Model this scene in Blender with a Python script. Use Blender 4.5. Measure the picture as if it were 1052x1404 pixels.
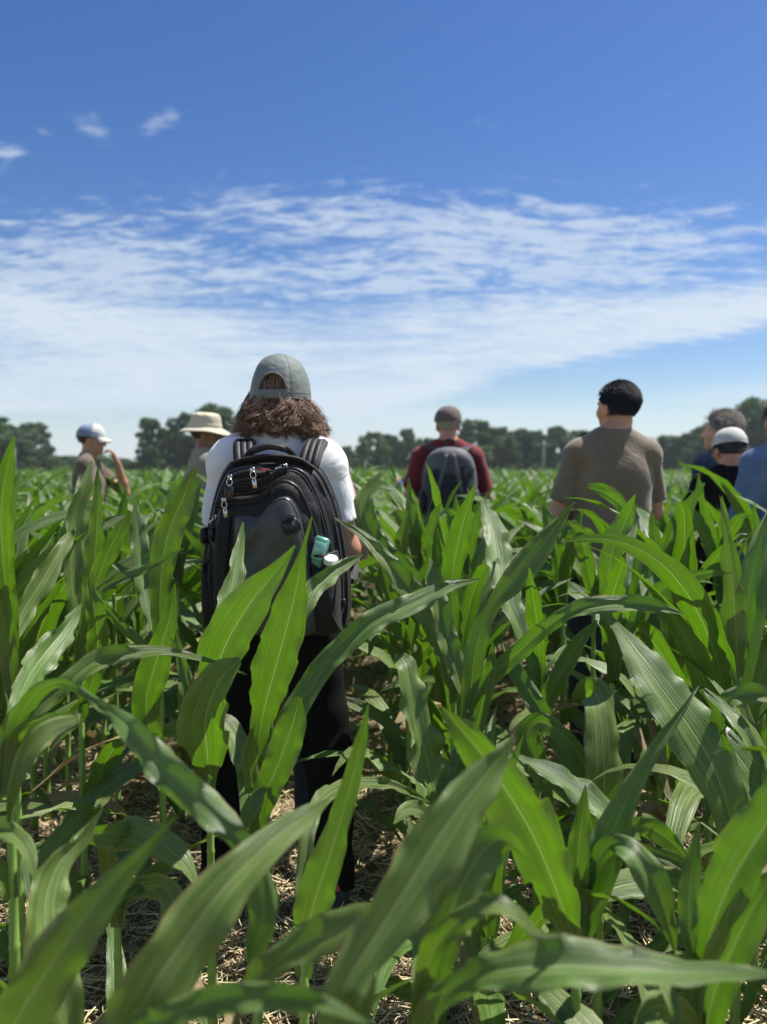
import bpy, math, random
import numpy as np
from mathutils import Vector, Matrix, Euler

for _o in list(bpy.data.objects):
    bpy.data.objects.remove(_o)
SC = bpy.context.scene
COL = SC.collection
rad = math.radians

# ------------------------------------------------------------------ camera
CAM_H, PITCH, FPX = 1.37, rad(-3.1), 1055.0
cam_d = bpy.data.cameras.new('camera')
cam = bpy.data.objects.new('camera', cam_d)
COL.objects.link(cam)
cam.location = (0, 0, CAM_H)
cam.rotation_euler = (rad(90) + PITCH, 0, 0)
cam_d.sensor_fit = 'VERTICAL'
cam_d.sensor_height = 26.0 * 1404 / FPX
cam_d.lens = 26.0
cam_d.clip_start = 0.05
cam_d.clip_end = 2000
cam_d.dof.use_dof = True
cam_d.dof.focus_distance = 1.95
cam_d.dof.aperture_fstop = 2.3
SC.camera = cam


def pixdir(px, py):
    """direction (y component 1) of a pixel of the 1052x1404 photograph"""
    u = (px - 526) / FPX
    v = (702 - py) / FPX
    c, s = math.cos(PITCH), math.sin(PITCH)
    y = c - v * s
    z = s + v * c
    return Vector((u / y, 1.0, z / y))


def P(px, py, d):
    q = pixdir(px, py)
    return Vector((q.x * d, d, CAM_H + q.z * d))


# ------------------------------------------------------------------ light
SUN_EL, SUN_AZ = 61.0, 60.0      # azimuth measured from the view direction (+Y) towards +X
SUN_DIR = Vector((math.sin(rad(SUN_AZ)) * math.cos(rad(SUN_EL)),
                  math.cos(rad(SUN_AZ)) * math.cos(rad(SUN_EL)),
                  math.sin(rad(SUN_EL))))
sun_d = bpy.data.lights.new('sun', 'SUN')
sun_d.energy = 5.0
sun_d.angle = rad(0.53)
sun_d.color = (1.0, 0.955, 0.88)
sun = bpy.data.objects.new('sun', sun_d)
COL.objects.link(sun)
sun.rotation_euler = SUN_DIR.to_track_quat('Z', 'Y').to_euler()

SC.view_settings.view_transform = 'Standard'
SC.view_settings.look = 'None'
SC.view_settings.exposure = 0.68
SC.view_settings.gamma = 1.0
SC.view_settings.use_curve_mapping = False
SC.cycles.max_bounces = 8
SC.cycles.transmission_bounces = 6
SC.cycles.diffuse_bounces = 3
SC.cycles.glossy_bounces = 3
SC.cycles.use_denoising = True


class NT:
    """small helper around a node tree"""
    def __init__(self, tree):
        self.t = tree
        self.n = tree.nodes
        self.l = tree.links

    def add(self, typ, **kw):
        n = self.n.new(typ)
        for k, v in kw.items():
            setattr(n, k, v)
        return n

    def link(self, a, b):
        self.l.new(a, b)

    def m(self, op, a, b=None, c=None, clamp=False):
        n = self.n.new('ShaderNodeMath')
        n.operation = op
        n.use_clamp = clamp
        for i, x in enumerate((a, b, c)):
            if x is None:
                continue
            if isinstance(x, (int, float)):
                n.inputs[i].default_value = x
            else:
                self.l.new(x, n.inputs[i])
        return n.outputs[0]

    def ss(self, x, lo, hi, a=0.0, b=1.0):
        n = self.n.new('ShaderNodeMapRange')
        n.interpolation_type = 'SMOOTHSTEP'
        self.l.new(x, n.inputs[0])
        n.inputs[1].default_value = lo
        n.inputs[2].default_value = hi
        n.inputs[3].default_value = a
        n.inputs[4].default_value = b
        return n.outputs[0]

    def comb(self, x, y, z=0.0):
        n = self.n.new('ShaderNodeCombineXYZ')
        for i, q in enumerate((x, y, z)):
            if isinstance(q, (int, float)):
                n.inputs[i].default_value = q
            else:
                self.l.new(q, n.inputs[i])
        return n.outputs[0]

    def noise(self, vec, scale=5.0, detail=4.0, rough=0.5, dist=0.0, lac=2.0):
        n = self.n.new('ShaderNodeTexNoise')
        n.inputs['Scale'].default_value = scale
        n.inputs['Detail'].default_value = detail
        n.inputs['Roughness'].default_value = rough
        n.inputs['Distortion'].default_value = dist
        n.inputs['Lacunarity'].default_value = lac
        if vec is not None:
            self.l.new(vec, n.inputs['Vector'])
        return n.outputs['Fac']

    def mix(self, fac, a, b, blend='MIX'):
        n = self.n.new('ShaderNodeMix')
        n.data_type = 'RGBA'
        n.blend_type = blend
        for sock, x in ((n.inputs[0], fac), (n.inputs[6], a), (n.inputs[7], b)):
            if isinstance(x, (int, float)):
                sock.default_value = x
            elif isinstance(x, (tuple, list)):
                sock.default_value = (x[0], x[1], x[2], 1.0)
            else:
                self.l.new(x, sock)
        return n.outputs[2]

    def bump(self, h, strength=0.3, dist=0.002):
        n = self.n.new('ShaderNodeBump')
        n.inputs['Strength'].default_value = strength
        n.inputs['Distance'].default_value = dist
        self.l.new(h, n.inputs['Height'])
        return n.outputs[0]


# ------------------------------------------------------------------ sky
world = bpy.data.worlds.new('World')
SC.world = world
world.use_nodes = True
W = NT(world.node_tree)
W.n.clear()
wout = W.add('ShaderNodeOutputWorld')
bg = W.add('ShaderNodeBackground')
SKY_STRENGTH = 0.092
bg.inputs['Strength'].default_value = SKY_STRENGTH
sky = W.add('ShaderNodeTexSky')
sky.sky_type = 'NISHITA'
sky.sun_disc = False
sky.sun_elevation = rad(SUN_EL)
sky.sun_rotation = rad(SUN_AZ)
sky.altitude = 100
sky.air_density = 1.0
sky.dust_density = 0.3
sky.ozone_density = 2.2
tc = W.add('ShaderNodeTexCoord')
sp = W.add('ShaderNodeSeparateXYZ')
W.link(tc.outputs['Generated'], sp.inputs[0])
dx, dy, dz = sp.outputs
hy = W.m('MAXIMUM', dy, 0.15)
tx = W.m('DIVIDE', dx, hy)                    # tangent of the bearing
tz = W.m('DIVIDE', dz, hy)                    # tangent of the height
zz = W.m('ADD', W.m('MAXIMUM', dz, 0.0), 0.10)
pu = W.m('DIVIDE', dx, zz)                    # the cloud sheet seen in perspective
pv = W.m('DIVIDE', dy, zz)
sheet = W.comb(pu, pv, 0.0)


def warp(vec, scale, amt, seed):
    n = W.n.new('ShaderNodeTexNoise')
    n.inputs['Scale'].default_value = scale
    n.inputs['Detail'].default_value = 2.0
    a = W.n.new('ShaderNodeVectorMath'); a.operation = 'ADD'
    W.l.new(vec, a.inputs[0]); a.inputs[1].default_value = (seed, seed * 1.7, seed * .3)
    W.l.new(a.outputs[0], n.inputs['Vector'])
    s = W.n.new('ShaderNodeVectorMath'); s.operation = 'SUBTRACT'
    W.l.new(n.outputs['Color'], s.inputs[0]); s.inputs[1].default_value = (.5, .5, .5)
    m = W.n.new('ShaderNodeVectorMath'); m.operation = 'SCALE'
    W.l.new(s.outputs[0], m.inputs[0]); m.inputs['Scale'].default_value = amt
    o = W.n.new('ShaderNodeVectorMath'); o.operation = 'ADD'
    W.l.new(a.outputs[0], o.inputs[0]); W.l.new(m.outputs[0], o.inputs[1])
    return o.outputs[0]


def stretch(vec, ang, sx, sy):
    n = W.n.new('ShaderNodeMapping')
    n.inputs['Rotation'].default_value = (0, 0, ang)
    n.inputs['Scale'].default_value = (sx, sy, 1)
    W.l.new(vec, n.inputs['Vector'])
    return n.outputs[0]


def zt(py):
    return pixdir(526, py).z


def gauss(cx, cy, wx, wy, shear=0.0):
    q = pixdir(cx, cy)
    a = W.m('SUBTRACT', tx, q.x)
    b = W.m('SUBTRACT', W.m('SUBTRACT', tz, q.z), W.m('MULTIPLY', a, shear))
    a = W.m('DIVIDE', a, wx / FPX)
    b = W.m('DIVIDE', b, wy / FPX)
    r = W.m('ADD', W.m('MULTIPLY', a, a), W.m('MULTIPLY', b, b))
    return W.m('EXPONENT', W.m('MULTIPLY', r, -1.0))


# long bank: its upper and lower limits rise to the right
wn = W.noise(warp(sheet, .35, 1.2, 3.1), 0.55, 3, .55)
wob = W.m('MULTIPLY', W.m('SUBTRACT', wn, 0.5), 0.13)
up = W.m('ADD', W.m('ADD', zt(436), W.m('MULTIPLY', W.m('MULTIPLY', tx, tx), 0.19)), wob)
rt = W.m('MAXIMUM', tx, -0.05)
low = W.m('ADD', W.m('ADD', zt(578), W.m('MULTIPLY', W.m('ADD', rt, 0.05), 0.20)), W.m('MULTIPLY', wob, 0.35))
below = W.ss(W.m('SUBTRACT', up, tz), -0.075, 0.05)
above = W.ss(W.m('SUBTRACT', tz, low), -0.012, 0.035)
bank = W.m('MULTIPLY', below, above)
# rippled sheet above the bank
rip = W.noise(stretch(warp(sheet, 1.1, .55, 1.0), rad(24), 1.6, 4.6), 2.6, 7, .66)
rip2 = W.noise(stretch(warp(sheet, 2.6, .30, 5.0), rad(-14), 3.2, 5.2), 4.2, 4, .62)
big = W.noise(warp(sheet, .8, .8, 7.7), 0.85, 3, .55)
area = W.m('ADD', gauss(90, 352, 230, 72), gauss(700, 330, 300, 68, .05), )
area = W.m('ADD', area, W.m('MULTIPLY', gauss(430, 285, 200, 44), .62))
area = W.m('ADD', area, W.m('MULTIPLY', gauss(980, 350, 220, 62, .2), .75))
area = W.m('ADD', area, W.m('MULTIPLY', gauss(400, 395, 420, 42), .8))
rr = W.m('ADD', W.m('MULTIPLY', rip, 0.62), W.m('MULTIPLY', rip2, 0.38))
rr = W.m('ADD', rr, W.m('MULTIPLY', W.m('SUBTRACT', big, .5), .42))
sheetc = W.ss(W.m('ADD', rr, W.m('MULTIPLY', W.m('SUBTRACT', area, 1.0), 0.24)), 0.37, 0.60, 0.0, 0.66)
sheetc = W.m('MULTIPLY', sheetc, W.m('MINIMUM', W.m('MULTIPLY', area, 1.5), 1.0))
# a few small puffs higher up
pf = W.add('ShaderNodeMath', operation='ADD')
puffs = None
for (cx, cy, wx, wy, sh, am) in ((220, 166, 30, 16, .35, 1.05), (130, 180, 34, 16, -.35, .95), (10, 215, 44, 20, -.5, .8),
                                 (56, 178, 22, 10, -.6, .6), (668, 168, 36, 9, .0, .55), (846, 118, 20, 9, .2, .5),
                                 (300, 262, 62, 13, -.05, .6), (238, 222, 26, 9, 0, .6), (925, 127, 34, 7, .1, .38),
                                 (285, 150, 26, 12, .3, .5), (360, 262, 50, 14, .1, .45), (232, 322, 64, 20, -.1, .7),
                                 (120, 300, 60, 12, -.4, .5)):
    g = W.m('MULTIPLY', gauss(cx, cy, wx * 1.25, wy * 1.25, sh), am)
    puffs = g if puffs is None else W.m('MAXIMUM', puffs, g)
pn = W.noise(stretch(warp(sheet, 2.0, .5, 2.0), rad(-20), 2.2, 2.6), 3.6, 7, .62)
puff = W.ss(W.m('ADD', puffs, W.m('MULTIPLY', W.m('SUBTRACT', pn, .56), 3.6)), 0.25, 1.45, 0.0, 0.60)
puff = W.m('MULTIPLY', puff, W.ss(puffs, .08, .45))
# low veil near the horizon and thin streaks under the bank
ln = W.noise(stretch(sheet, rad(6), .35, 2.2), 1.0, 4, .6)
low_v = W.m('MAXIMUM', W.m('MULTIPLY', W.ss(tz, 0.15, 0.0), W.ss(ln, 0.32, 0.66, 0.15, 0.75)), W.ss(tz, .11, .0, 0, .86))
strk = W.m('MULTIPLY', gauss(520, 574, 260, 16, .02), .55)
strk2 = W.m('MULTIPLY', gauss(1040, 535, 150, 12, .1), .35)
bank_tex = W.ss(W.m('ADD', W.m('MULTIPLY', rr, .6), W.m('MULTIPLY', big, .4)), .38, .58, 0.46, 0.92)
bankc = W.m('MULTIPLY', W.m('MULTIPLY', W.ss(bank, .0, .2), W.ss(W.m('ADD', bank, W.m('MULTIPLY', W.m('SUBTRACT', rr, .5), W.m('MULTIPLY', 2.2, W.m('SUBTRACT', 1.15, bank)))), 0.22, 0.92)), bank_tex)
cl = W.m('MAXIMUM', bankc, sheetc)
for x in (puff, low_v, strk, strk2):
    cl = W.m('SUBTRACT', 1.0, W.m('MULTIPLY', W.m('SUBTRACT', 1.0, cl), W.m('SUBTRACT', 1.0, x)))
cl = W.m('MULTIPLY', cl, W.ss(dz, -0.02, 0.01))
hs = W.add('ShaderNodeHueSaturation')
hs.inputs['Saturation'].default_value = 1.30
hs.inputs['Value'].default_value = .80
hs.inputs['Hue'].default_value = .512
W.link(sky.outputs[0], hs.inputs['Color'])
CLOUD = (4.9, 5.55, 6.2)
wc = W.mix(cl, hs.outputs[0], CLOUD)
W.link(wc, bg.inputs['Color'])
W.link(bg.outputs[0], wout.inputs[0])


# ------------------------------------------------------------------ materials
def new_mat(name):
    m = bpy.data.materials.new(name)
    m.use_nodes = True
    t = NT(m.node_tree)
    b = m.node_tree.nodes['Principled BSDF']
    return m, t, b


def setp(b, **kw):
    names = {'color': 'Base Color', 'rough': 'Roughness', 'metal': 'Metallic', 'spec': 'Specular IOR Level',
             'sheen': 'Sheen Weight', 'coat': 'Coat Weight', 'sss': 'Subsurface Weight', 'alpha': 'Alpha'}
    for k, v in kw.items():
        s = b.inputs[names[k]]
        if k == 'color':
            s.default_value = (v[0], v[1], v[2], 1)
        else:
            s.default_value = v


def cloth_mat(name, color, rough=.85, var=.12, weave=900, fold=.5, sheen=.15, color2=None, spec=.3, fold_scale=9):
    m, t, b = new_mat(name)
    setp(b, rough=rough, sheen=sheen, spec=spec)
    tc = t.add('ShaderNodeTexCoord')
    o = tc.outputs['Object']
    n1 = t.noise(o, 6, 4, .6)
    c2 = color2 or tuple(c * (1 - var * 2) for c in color)
    t.link(t.mix(t.ss(n1, .3, .7), c2, color), b.inputs['Base Color'])
    f = t.noise(o, fold_scale, 3, .55, 1.2)
    w = t.noise(o, weave, 1, .5)
    h = t.m('ADD', t.m('MULTIPLY', f, fold), t.m('MULTIPLY', w, .04))
    t.link(t.bump(h, .6, .02), b.inputs['Normal'])
    return m


def plain_mat(name, color, rough=.5, metal=0.0, spec=.5, bump=0.0, bscale=60, var=0.0):
    m, t, b = new_mat(name)
    setp(b, color=color, rough=rough, metal=metal, spec=spec)
    tc = t.add('ShaderNodeTexCoord')
    n = t.noise(tc.outputs['Object'], bscale, 4, .6)
    if bump:
        t.link(t.bump(n, bump, .002), b.inputs['Normal'])
    v = var or .06
    t.link(t.mix(n, tuple(c * (1 - v) for c in color), tuple(c * (1 + v) for c in color)), b.inputs['Base Color'])
    t.link(t.ss(n, .2, .8, max(rough - .06, .02), min(rough + .06, 1)), b.inputs['Roughness'])
    return m


def skin_mat(name, color):
    m, t, b = new_mat(name)
    setp(b, rough=.5, spec=.4, sss=.12)
    b.inputs['Subsurface Radius'].default_value = (.02, .008, .004)
    tc = t.add('ShaderNodeTexCoord')
    n = t.noise(tc.outputs['Object'], 14, 5, .6)
    red = (min(color[0] * 1.12, 1), color[1] * .86, color[2] * .8)
    t.link(t.mix(t.ss(n, .35, .7), color, red), b.inputs['Base Color'])
    t.link(t.bump(t.noise(tc.outputs['Object'], 260, 3, .6), .25, .001), b.inputs['Normal'])
    return m


def leaf_mat(name, top, top2, trans, tw=.42, rough=.36, stripes=True):
    """maize leaf: fine parallel veins, pale midrib, light shining through"""
    m, t, b = new_mat(name)
    setp(b, spec=.9)
    uv = t.add('ShaderNodeUVMap')
    s = t.add('ShaderNodeSeparateXYZ')
    t.link(uv.outputs[0], s.inputs[0])
    u, v = s.outputs[0], s.outputs[1]
    oi = t.add('ShaderNodeObjectInfo')
    geo = t.add('ShaderNodeNewGeometry')
    rnd = geo.outputs['Random Per Island']
    au = t.m('ABSOLUTE', t.m('SUBTRACT', u, .5))
    st1 = t.noise(t.comb(t.m('MULTIPLY', u, 26.0), t.m('MULTIPLY', v, .9), rnd), 1.0, 3, .7)
    st2 = t.noise(t.comb(t.m('MULTIPLY', u, 90.0), t.m('MULTIPLY', v, 1.3), 3.0), 1.0, 1, .5)
    vn = t.m('SINE', t.m('ADD', t.m('MULTIPLY', u, 150.0), t.m('MULTIPLY', st1, 9.0)))
    vn = t.m('ADD', t.m('MULTIPLY', vn, .5), .5)
    blot = t.noise(t.comb(t.m('MULTIPLY', u, 2.0), t.m('MULTIPLY', v, 12.0), rnd), 1.0, 4, .6)
    c = t.mix(t.ss(st1, .38, .62), top, top2)
    c = t.mix(t.ss(st2, .45, .65, 0, .35), c, tuple(x * 1.5 for x in top2))
    c = t.mix(t.ss(blot, .35, .8, 0, .55), c, tuple(x * 1.35 for x in top2))
    c = t.mix(t.m('MULTIPLY', vn, .30), c, tuple(x * .5 for x in top))
    # random tone between leaves
    val = t.add('ShaderNodeHueSaturation')
    t.link(c, val.inputs['Color'])
    rr_ = t.m('FRACT', t.m('ADD', t.m('MULTIPLY', rnd, 7.31), oi.outputs['Random']))
    t.link(t.ss(rr_, 0, 1, .485, .515), val.inputs['Hue'])
    t.link(t.ss(rnd, 0, 1, .8, 1.2), val.inputs['Value'])
    c = val.outputs[0]
    rib = t.ss(au, .024, .009)
    rib = t.m('MULTIPLY', rib, .8)
    c = t.mix(rib, c, (.36, .46, .20))
    # dry, pale margin and a few specks
    edge = t.m('MULTIPLY', t.ss(au, .475, .5), .5)
    c = t.mix(edge, c, (.30, .33, .12))
    bn = t.noise(t.comb(rnd, t.m('MULTIPLY', v, 7.0), t.m('MULTIPLY', u, 1.2)), 1.0, 5, .7)
    brn = t.m('MULTIPLY', t.ss(t.m('ADD', au, t.m('MULTIPLY', bn, .5)), .72, .80), .8)
    c = t.mix(brn, c, (.34, .25, .10))
    spk = t.noise(t.comb(t.m('MULTIPLY', u, 9.0), t.m('MULTIPLY', v, 110.0), rnd), 1.0, 2, .5)
    c = t.mix(t.ss(spk, .76, .82, 0, .55), c, (.36, .36, .16))
    t.link(c, b.inputs['Base Color'])
    t.link(t.ss(blot, .3, .75, rough - .05, rough + .13), b.inputs['Roughness'])
    h = t.m('ADD', t.m('MULTIPLY', st1, .8), t.m('MULTIPLY', st2, .5))
    h = t.m('ADD', h, t.m('MULTIPLY', vn, -.35))
    h = t.m('ADD', h, t.m('MULTIPLY', rib, -.8))
    bp = t.bump(h, .8, .0022)
    t.link(bp, b.inputs['Normal'])
    tr = t.add('ShaderNodeBsdfTranslucent')
    tcx = t.mix(t.ss(t.m('ADD', t.m('MULTIPLY', st1, .6), t.m('MULTIPLY', st2, .4)), .4, .6), trans, tuple(x * .55 for x in trans))
    tcx = t.mix(t.m('MULTIPLY', vn, .35), tcx, tuple(x * .45 for x in trans))
    tcx = t.mix(rib, tcx, (.30, .42, .10))
    t.link(tcx, tr.inputs['Color'])
    t.link(bp, tr.inputs['Normal'])
    mx = t.add('ShaderNodeMixShader')
    mx.inputs[0].default_value = tw
    t.link(b.outputs[0], mx.inputs[1])
    t.link(tr.outputs[0], mx.inputs[2])
    t.link(mx.outputs[0], t.n['Material Output'].inputs[0])
    return m


M = {}
M['leaf'] = leaf_mat('maize_leaf', (.062, .124, .015), (.205, .31, .080), (.145, .35, .004), tw=.40, rough=.37)
M['dry'] = leaf_mat('dry_maize_leaf', (.22, .17, .07), (.40, .33, .17), (.30, .24, .08), tw=.25, rough=.7)
M['stalk'] = plain_mat('maize_stalk', (.20, .34, .07), .45, bump=.3, bscale=40, var=.25)
M['far_leaf'] = leaf_mat('distant_maize_leaf', (.068, .132, .022), (.175, .275, .075), (.14, .34, .006), tw=.36, rough=.40)
# ---------------------------------------------------------------- mesh helpers


def mesh_from(name, verts, faces, mat=None, smooth=True, uvs=None, parent=None, loc=None):
    me = bpy.data.meshes.new(name)
    verts = np.asarray(verts, dtype=np.float32)
    if isinstance(faces, np.ndarray):
        nf, k = faces.shape
        me.vertices.add(len(verts))
        me.vertices.foreach_set('co', verts.ravel())
        me.loops.add(nf * k)
        me.loops.foreach_set('vertex_index', faces.astype(np.int32).ravel())
        me.polygons.add(nf)
        me.polygons.foreach_set('loop_start', np.arange(nf, dtype=np.int32) * k)
        me.update(calc_edges=True)
    else:
        me.from_pydata([tuple(map(float, v)) for v in verts], [], faces)
    me.validate()
    if uvs is not None:
        uvs = np.asarray(uvs, dtype=np.float32)
        lay = me.uv_layers.new(name='UVMap')
        li = np.empty(len(me.loops), dtype=np.int32)
        me.loops.foreach_get('vertex_index', li)
        lay.data.foreach_set('uv', uvs[li].ravel())
    if smooth:
        me.polygons.foreach_set('use_smooth', np.ones(len(me.polygons), dtype=bool))
    if mat is not None:
        me.materials.append(mat)
    o = bpy.data.objects.new(name, me)
    COL.objects.link(o)
    if parent is not None:
        o.parent = parent
    if loc is not None:
        o.location = loc
    return o


def tag(o, label=None, cat=None, group=None, kind=None):
    if label: o['label'] = label
    if cat: o['category'] = cat
    if group: o['group'] = group
    if kind: o['kind'] = kind
    return o


def empty(name, loc=(0, 0, 0), rz=0.0):
    o = bpy.data.objects.new(name, None)
    COL.objects.link(o)
    o.location = loc
    o.rotation_euler = (0, 0, rz)
    o.empty_display_size = .1
    return o


class MB:
    """collects verts, faces, uvs of one mesh"""
    def __init__(self):
        self.v, self.f, self.uv = [], [], []
        self.n = 0

    def add(self, v, f, uv=None):
        v = np.asarray(v, dtype=np.float64)
        self.v.append(v)
        f = np.asarray(f, dtype=np.int64)
        if f.shape[1] == 3:
            f = np.column_stack([f, f[:, 2]])
        self.f.append(f + self.n)
        self.uv.append(np.zeros((len(v), 2)) if uv is None else np.asarray(uv))
        self.n += len(v)
        return self

    def build(self, name, mat, parent=None, loc=None, smooth=True, xf=None):
        v = np.concatenate(self.v)
        f = np.concatenate(self.f)
        uv = np.concatenate(self.uv)
        if xf is not None:
            v = v @ np.array(xf.to_3x3()).T + np.array(xf.translation)
        tri = f[:, 2] == f[:, 3]
        if tri.any():
            faces = [tuple(int(i) for i in (r[:3] if tr else r)) for r, tr in zip(f, tri)]
        else:
            faces = f
        return mesh_from(name, v, faces, mat, smooth, uv, parent, loc)


def grid_faces(nr, nc, closed=False):
    """quads of nr x nc vertex grid; closed wraps columns"""
    r = np.arange(nr - 1)[:, None]
    c = np.arange(nc if closed else nc - 1)[None, :]
    c2 = (c + 1) % nc
    a = r * nc + c
    b = r * nc + c2
    d = (r + 1) * nc + c2
    e = (r + 1) * nc + c
    return np.stack([a + 0 * b, b, d, e], -1).reshape(-1, 4)


def catmull(pts, n):
    """resample rows of pts (k, m) to n rows along a Catmull-Rom spline"""
    p = np.asarray(pts, dtype=np.float64)
    k = len(p)
    if k < 3:
        t = np.linspace(0, 1, n)[:, None]
        return p[0] * (1 - t) + p[-1] * t
    e = np.vstack([2 * p[0] - p[1], p, 2 * p[-1] - p[-2]])
    seg = np.linalg.norm(np.diff(p[:, :3], axis=0), axis=1) + 1e-6
    cum = np.concatenate([[0], np.cumsum(seg)])
    s = np.linspace(0, cum[-1], n)
    i = np.clip(np.searchsorted(cum, s, side='right') - 1, 0, k - 2)
    t = ((s - cum[i]) / seg[i])[:, None]
    p0, p1, p2, p3 = e[i], e[i + 1], e[i + 2], e[i + 3]
    return .5 * ((2 * p1) + (-p0 + p2) * t + (2 * p0 - 5 * p1 + 4 * p2 - p3) * t ** 2 + (-p0 + 3 * p1 - 3 * p2 + p3) * t ** 3)


def norm(a):
    return a / (np.linalg.norm(a, axis=-1, keepdims=True) + 1e-12)


def tube_geo(pts, r, sides=8, cap=True, flat=1.0, up=None):
    """tube along pts (n,3) with radius scalar or per point"""
    p = np.asarray(pts, dtype=np.float64)
    n = len(p)
    r = np.broadcast_to(np.asarray(r, dtype=np.float64), (n,))
    T = norm(np.gradient(p, axis=0))
    u0 = np.array(up if up is not None else ((0, 0, 1) if abs(T[0, 2]) < .9 else (1, 0, 0)), dtype=np.float64)
    A = np.empty_like(p)
    prev = u0
    for i in range(n):
        a = prev - T[i] * prev.dot(T[i])
        a /= np.linalg.norm(a) + 1e-12
        A[i] = a
        prev = a if up is None else u0
    B = np.cross(T, A)
    th = np.linspace(0, 2 * math.pi, sides, endpoint=False)
    v = p[:, None, :] + (r[:, None, None]) * (np.cos(th)[None, :, None] * A[:, None, :] * flat + np.sin(th)[None, :, None] * B[:, None, :])
    v = v.reshape(-1, 3)
    f = grid_faces(n, sides, True)
    if cap:
        v = np.vstack([v, p[0], p[-1]])
        c0, c1 = n * sides, n * sides + 1
        i = np.arange(sides)
        j = (i + 1) % sides
        f0 = np.stack([j, i, np.full(sides, c0), np.full(sides, c0)], -1)
        b = (n - 1) * sides
        f1 = np.stack([b + i, b + j, np.full(sides, c1), np.full(sides, c1)], -1)
        f = np.vstack([f, f0, f1])
    return v, f


def box_geo(c, size, R=None, bevel=.0):
    """box with optional chamfer"""
    hx, hy, hz = [s / 2 for s in size]
    b = bevel
    if b <= 0:
        v = np.array([(x, y, z) for x in (-hx, hx) for y in (-hy, hy) for z in (-hz, hz)])
        f = np.array([(0, 1, 3, 2), (4, 6, 7, 5), (0, 4, 5, 1), (2, 3, 7, 6), (0, 2, 6, 4), (1, 5, 7, 3)])
    else:
        ring = []
        for (z, k) in ((-hz, 1), (-hz + b, 0), (hz - b, 0), (hz, 1)):
            x, y = hx - k * b, hy - k * b
            ring += [(x - b, -y, z), (x, -y + b, z), (x, y - b, z), (x - b, y, z), (-x + b, y, z), (-x, y - b, z), (-x, -y + b, z), (-x + b, -y, z)]
        v = np.array(ring)
        f = [tuple(q) for q in grid_faces(4, 8, True)]
        f += [(0, 7, 6, 1), (1, 6, 5, 2), (2, 5, 4, 3), (24, 25, 30, 31), (25, 26, 29, 30), (26, 27, 28, 29)]
        f = np.array(f)
    if R is not None:
        v = v @ np.array(R).T
    return v + np.array(c), f


def lathe_geo(profile, sides=24, c=(0, 0, 0), sx=1.0, sy=1.0):
    p = np.asarray(profile, dtype=np.float64)
    th = np.linspace(0, 2 * math.pi, sides, endpoint=False)
    v = np.stack([p[:, 0][:, None] * np.cos(th) * sx, p[:, 0][:, None] * np.sin(th) * sy, np.repeat(p[:, 1][:, None], sides, 1)], -1).reshape(-1, 3)
    return v + np.array(c), grid_faces(len(p), sides, True)


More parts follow.
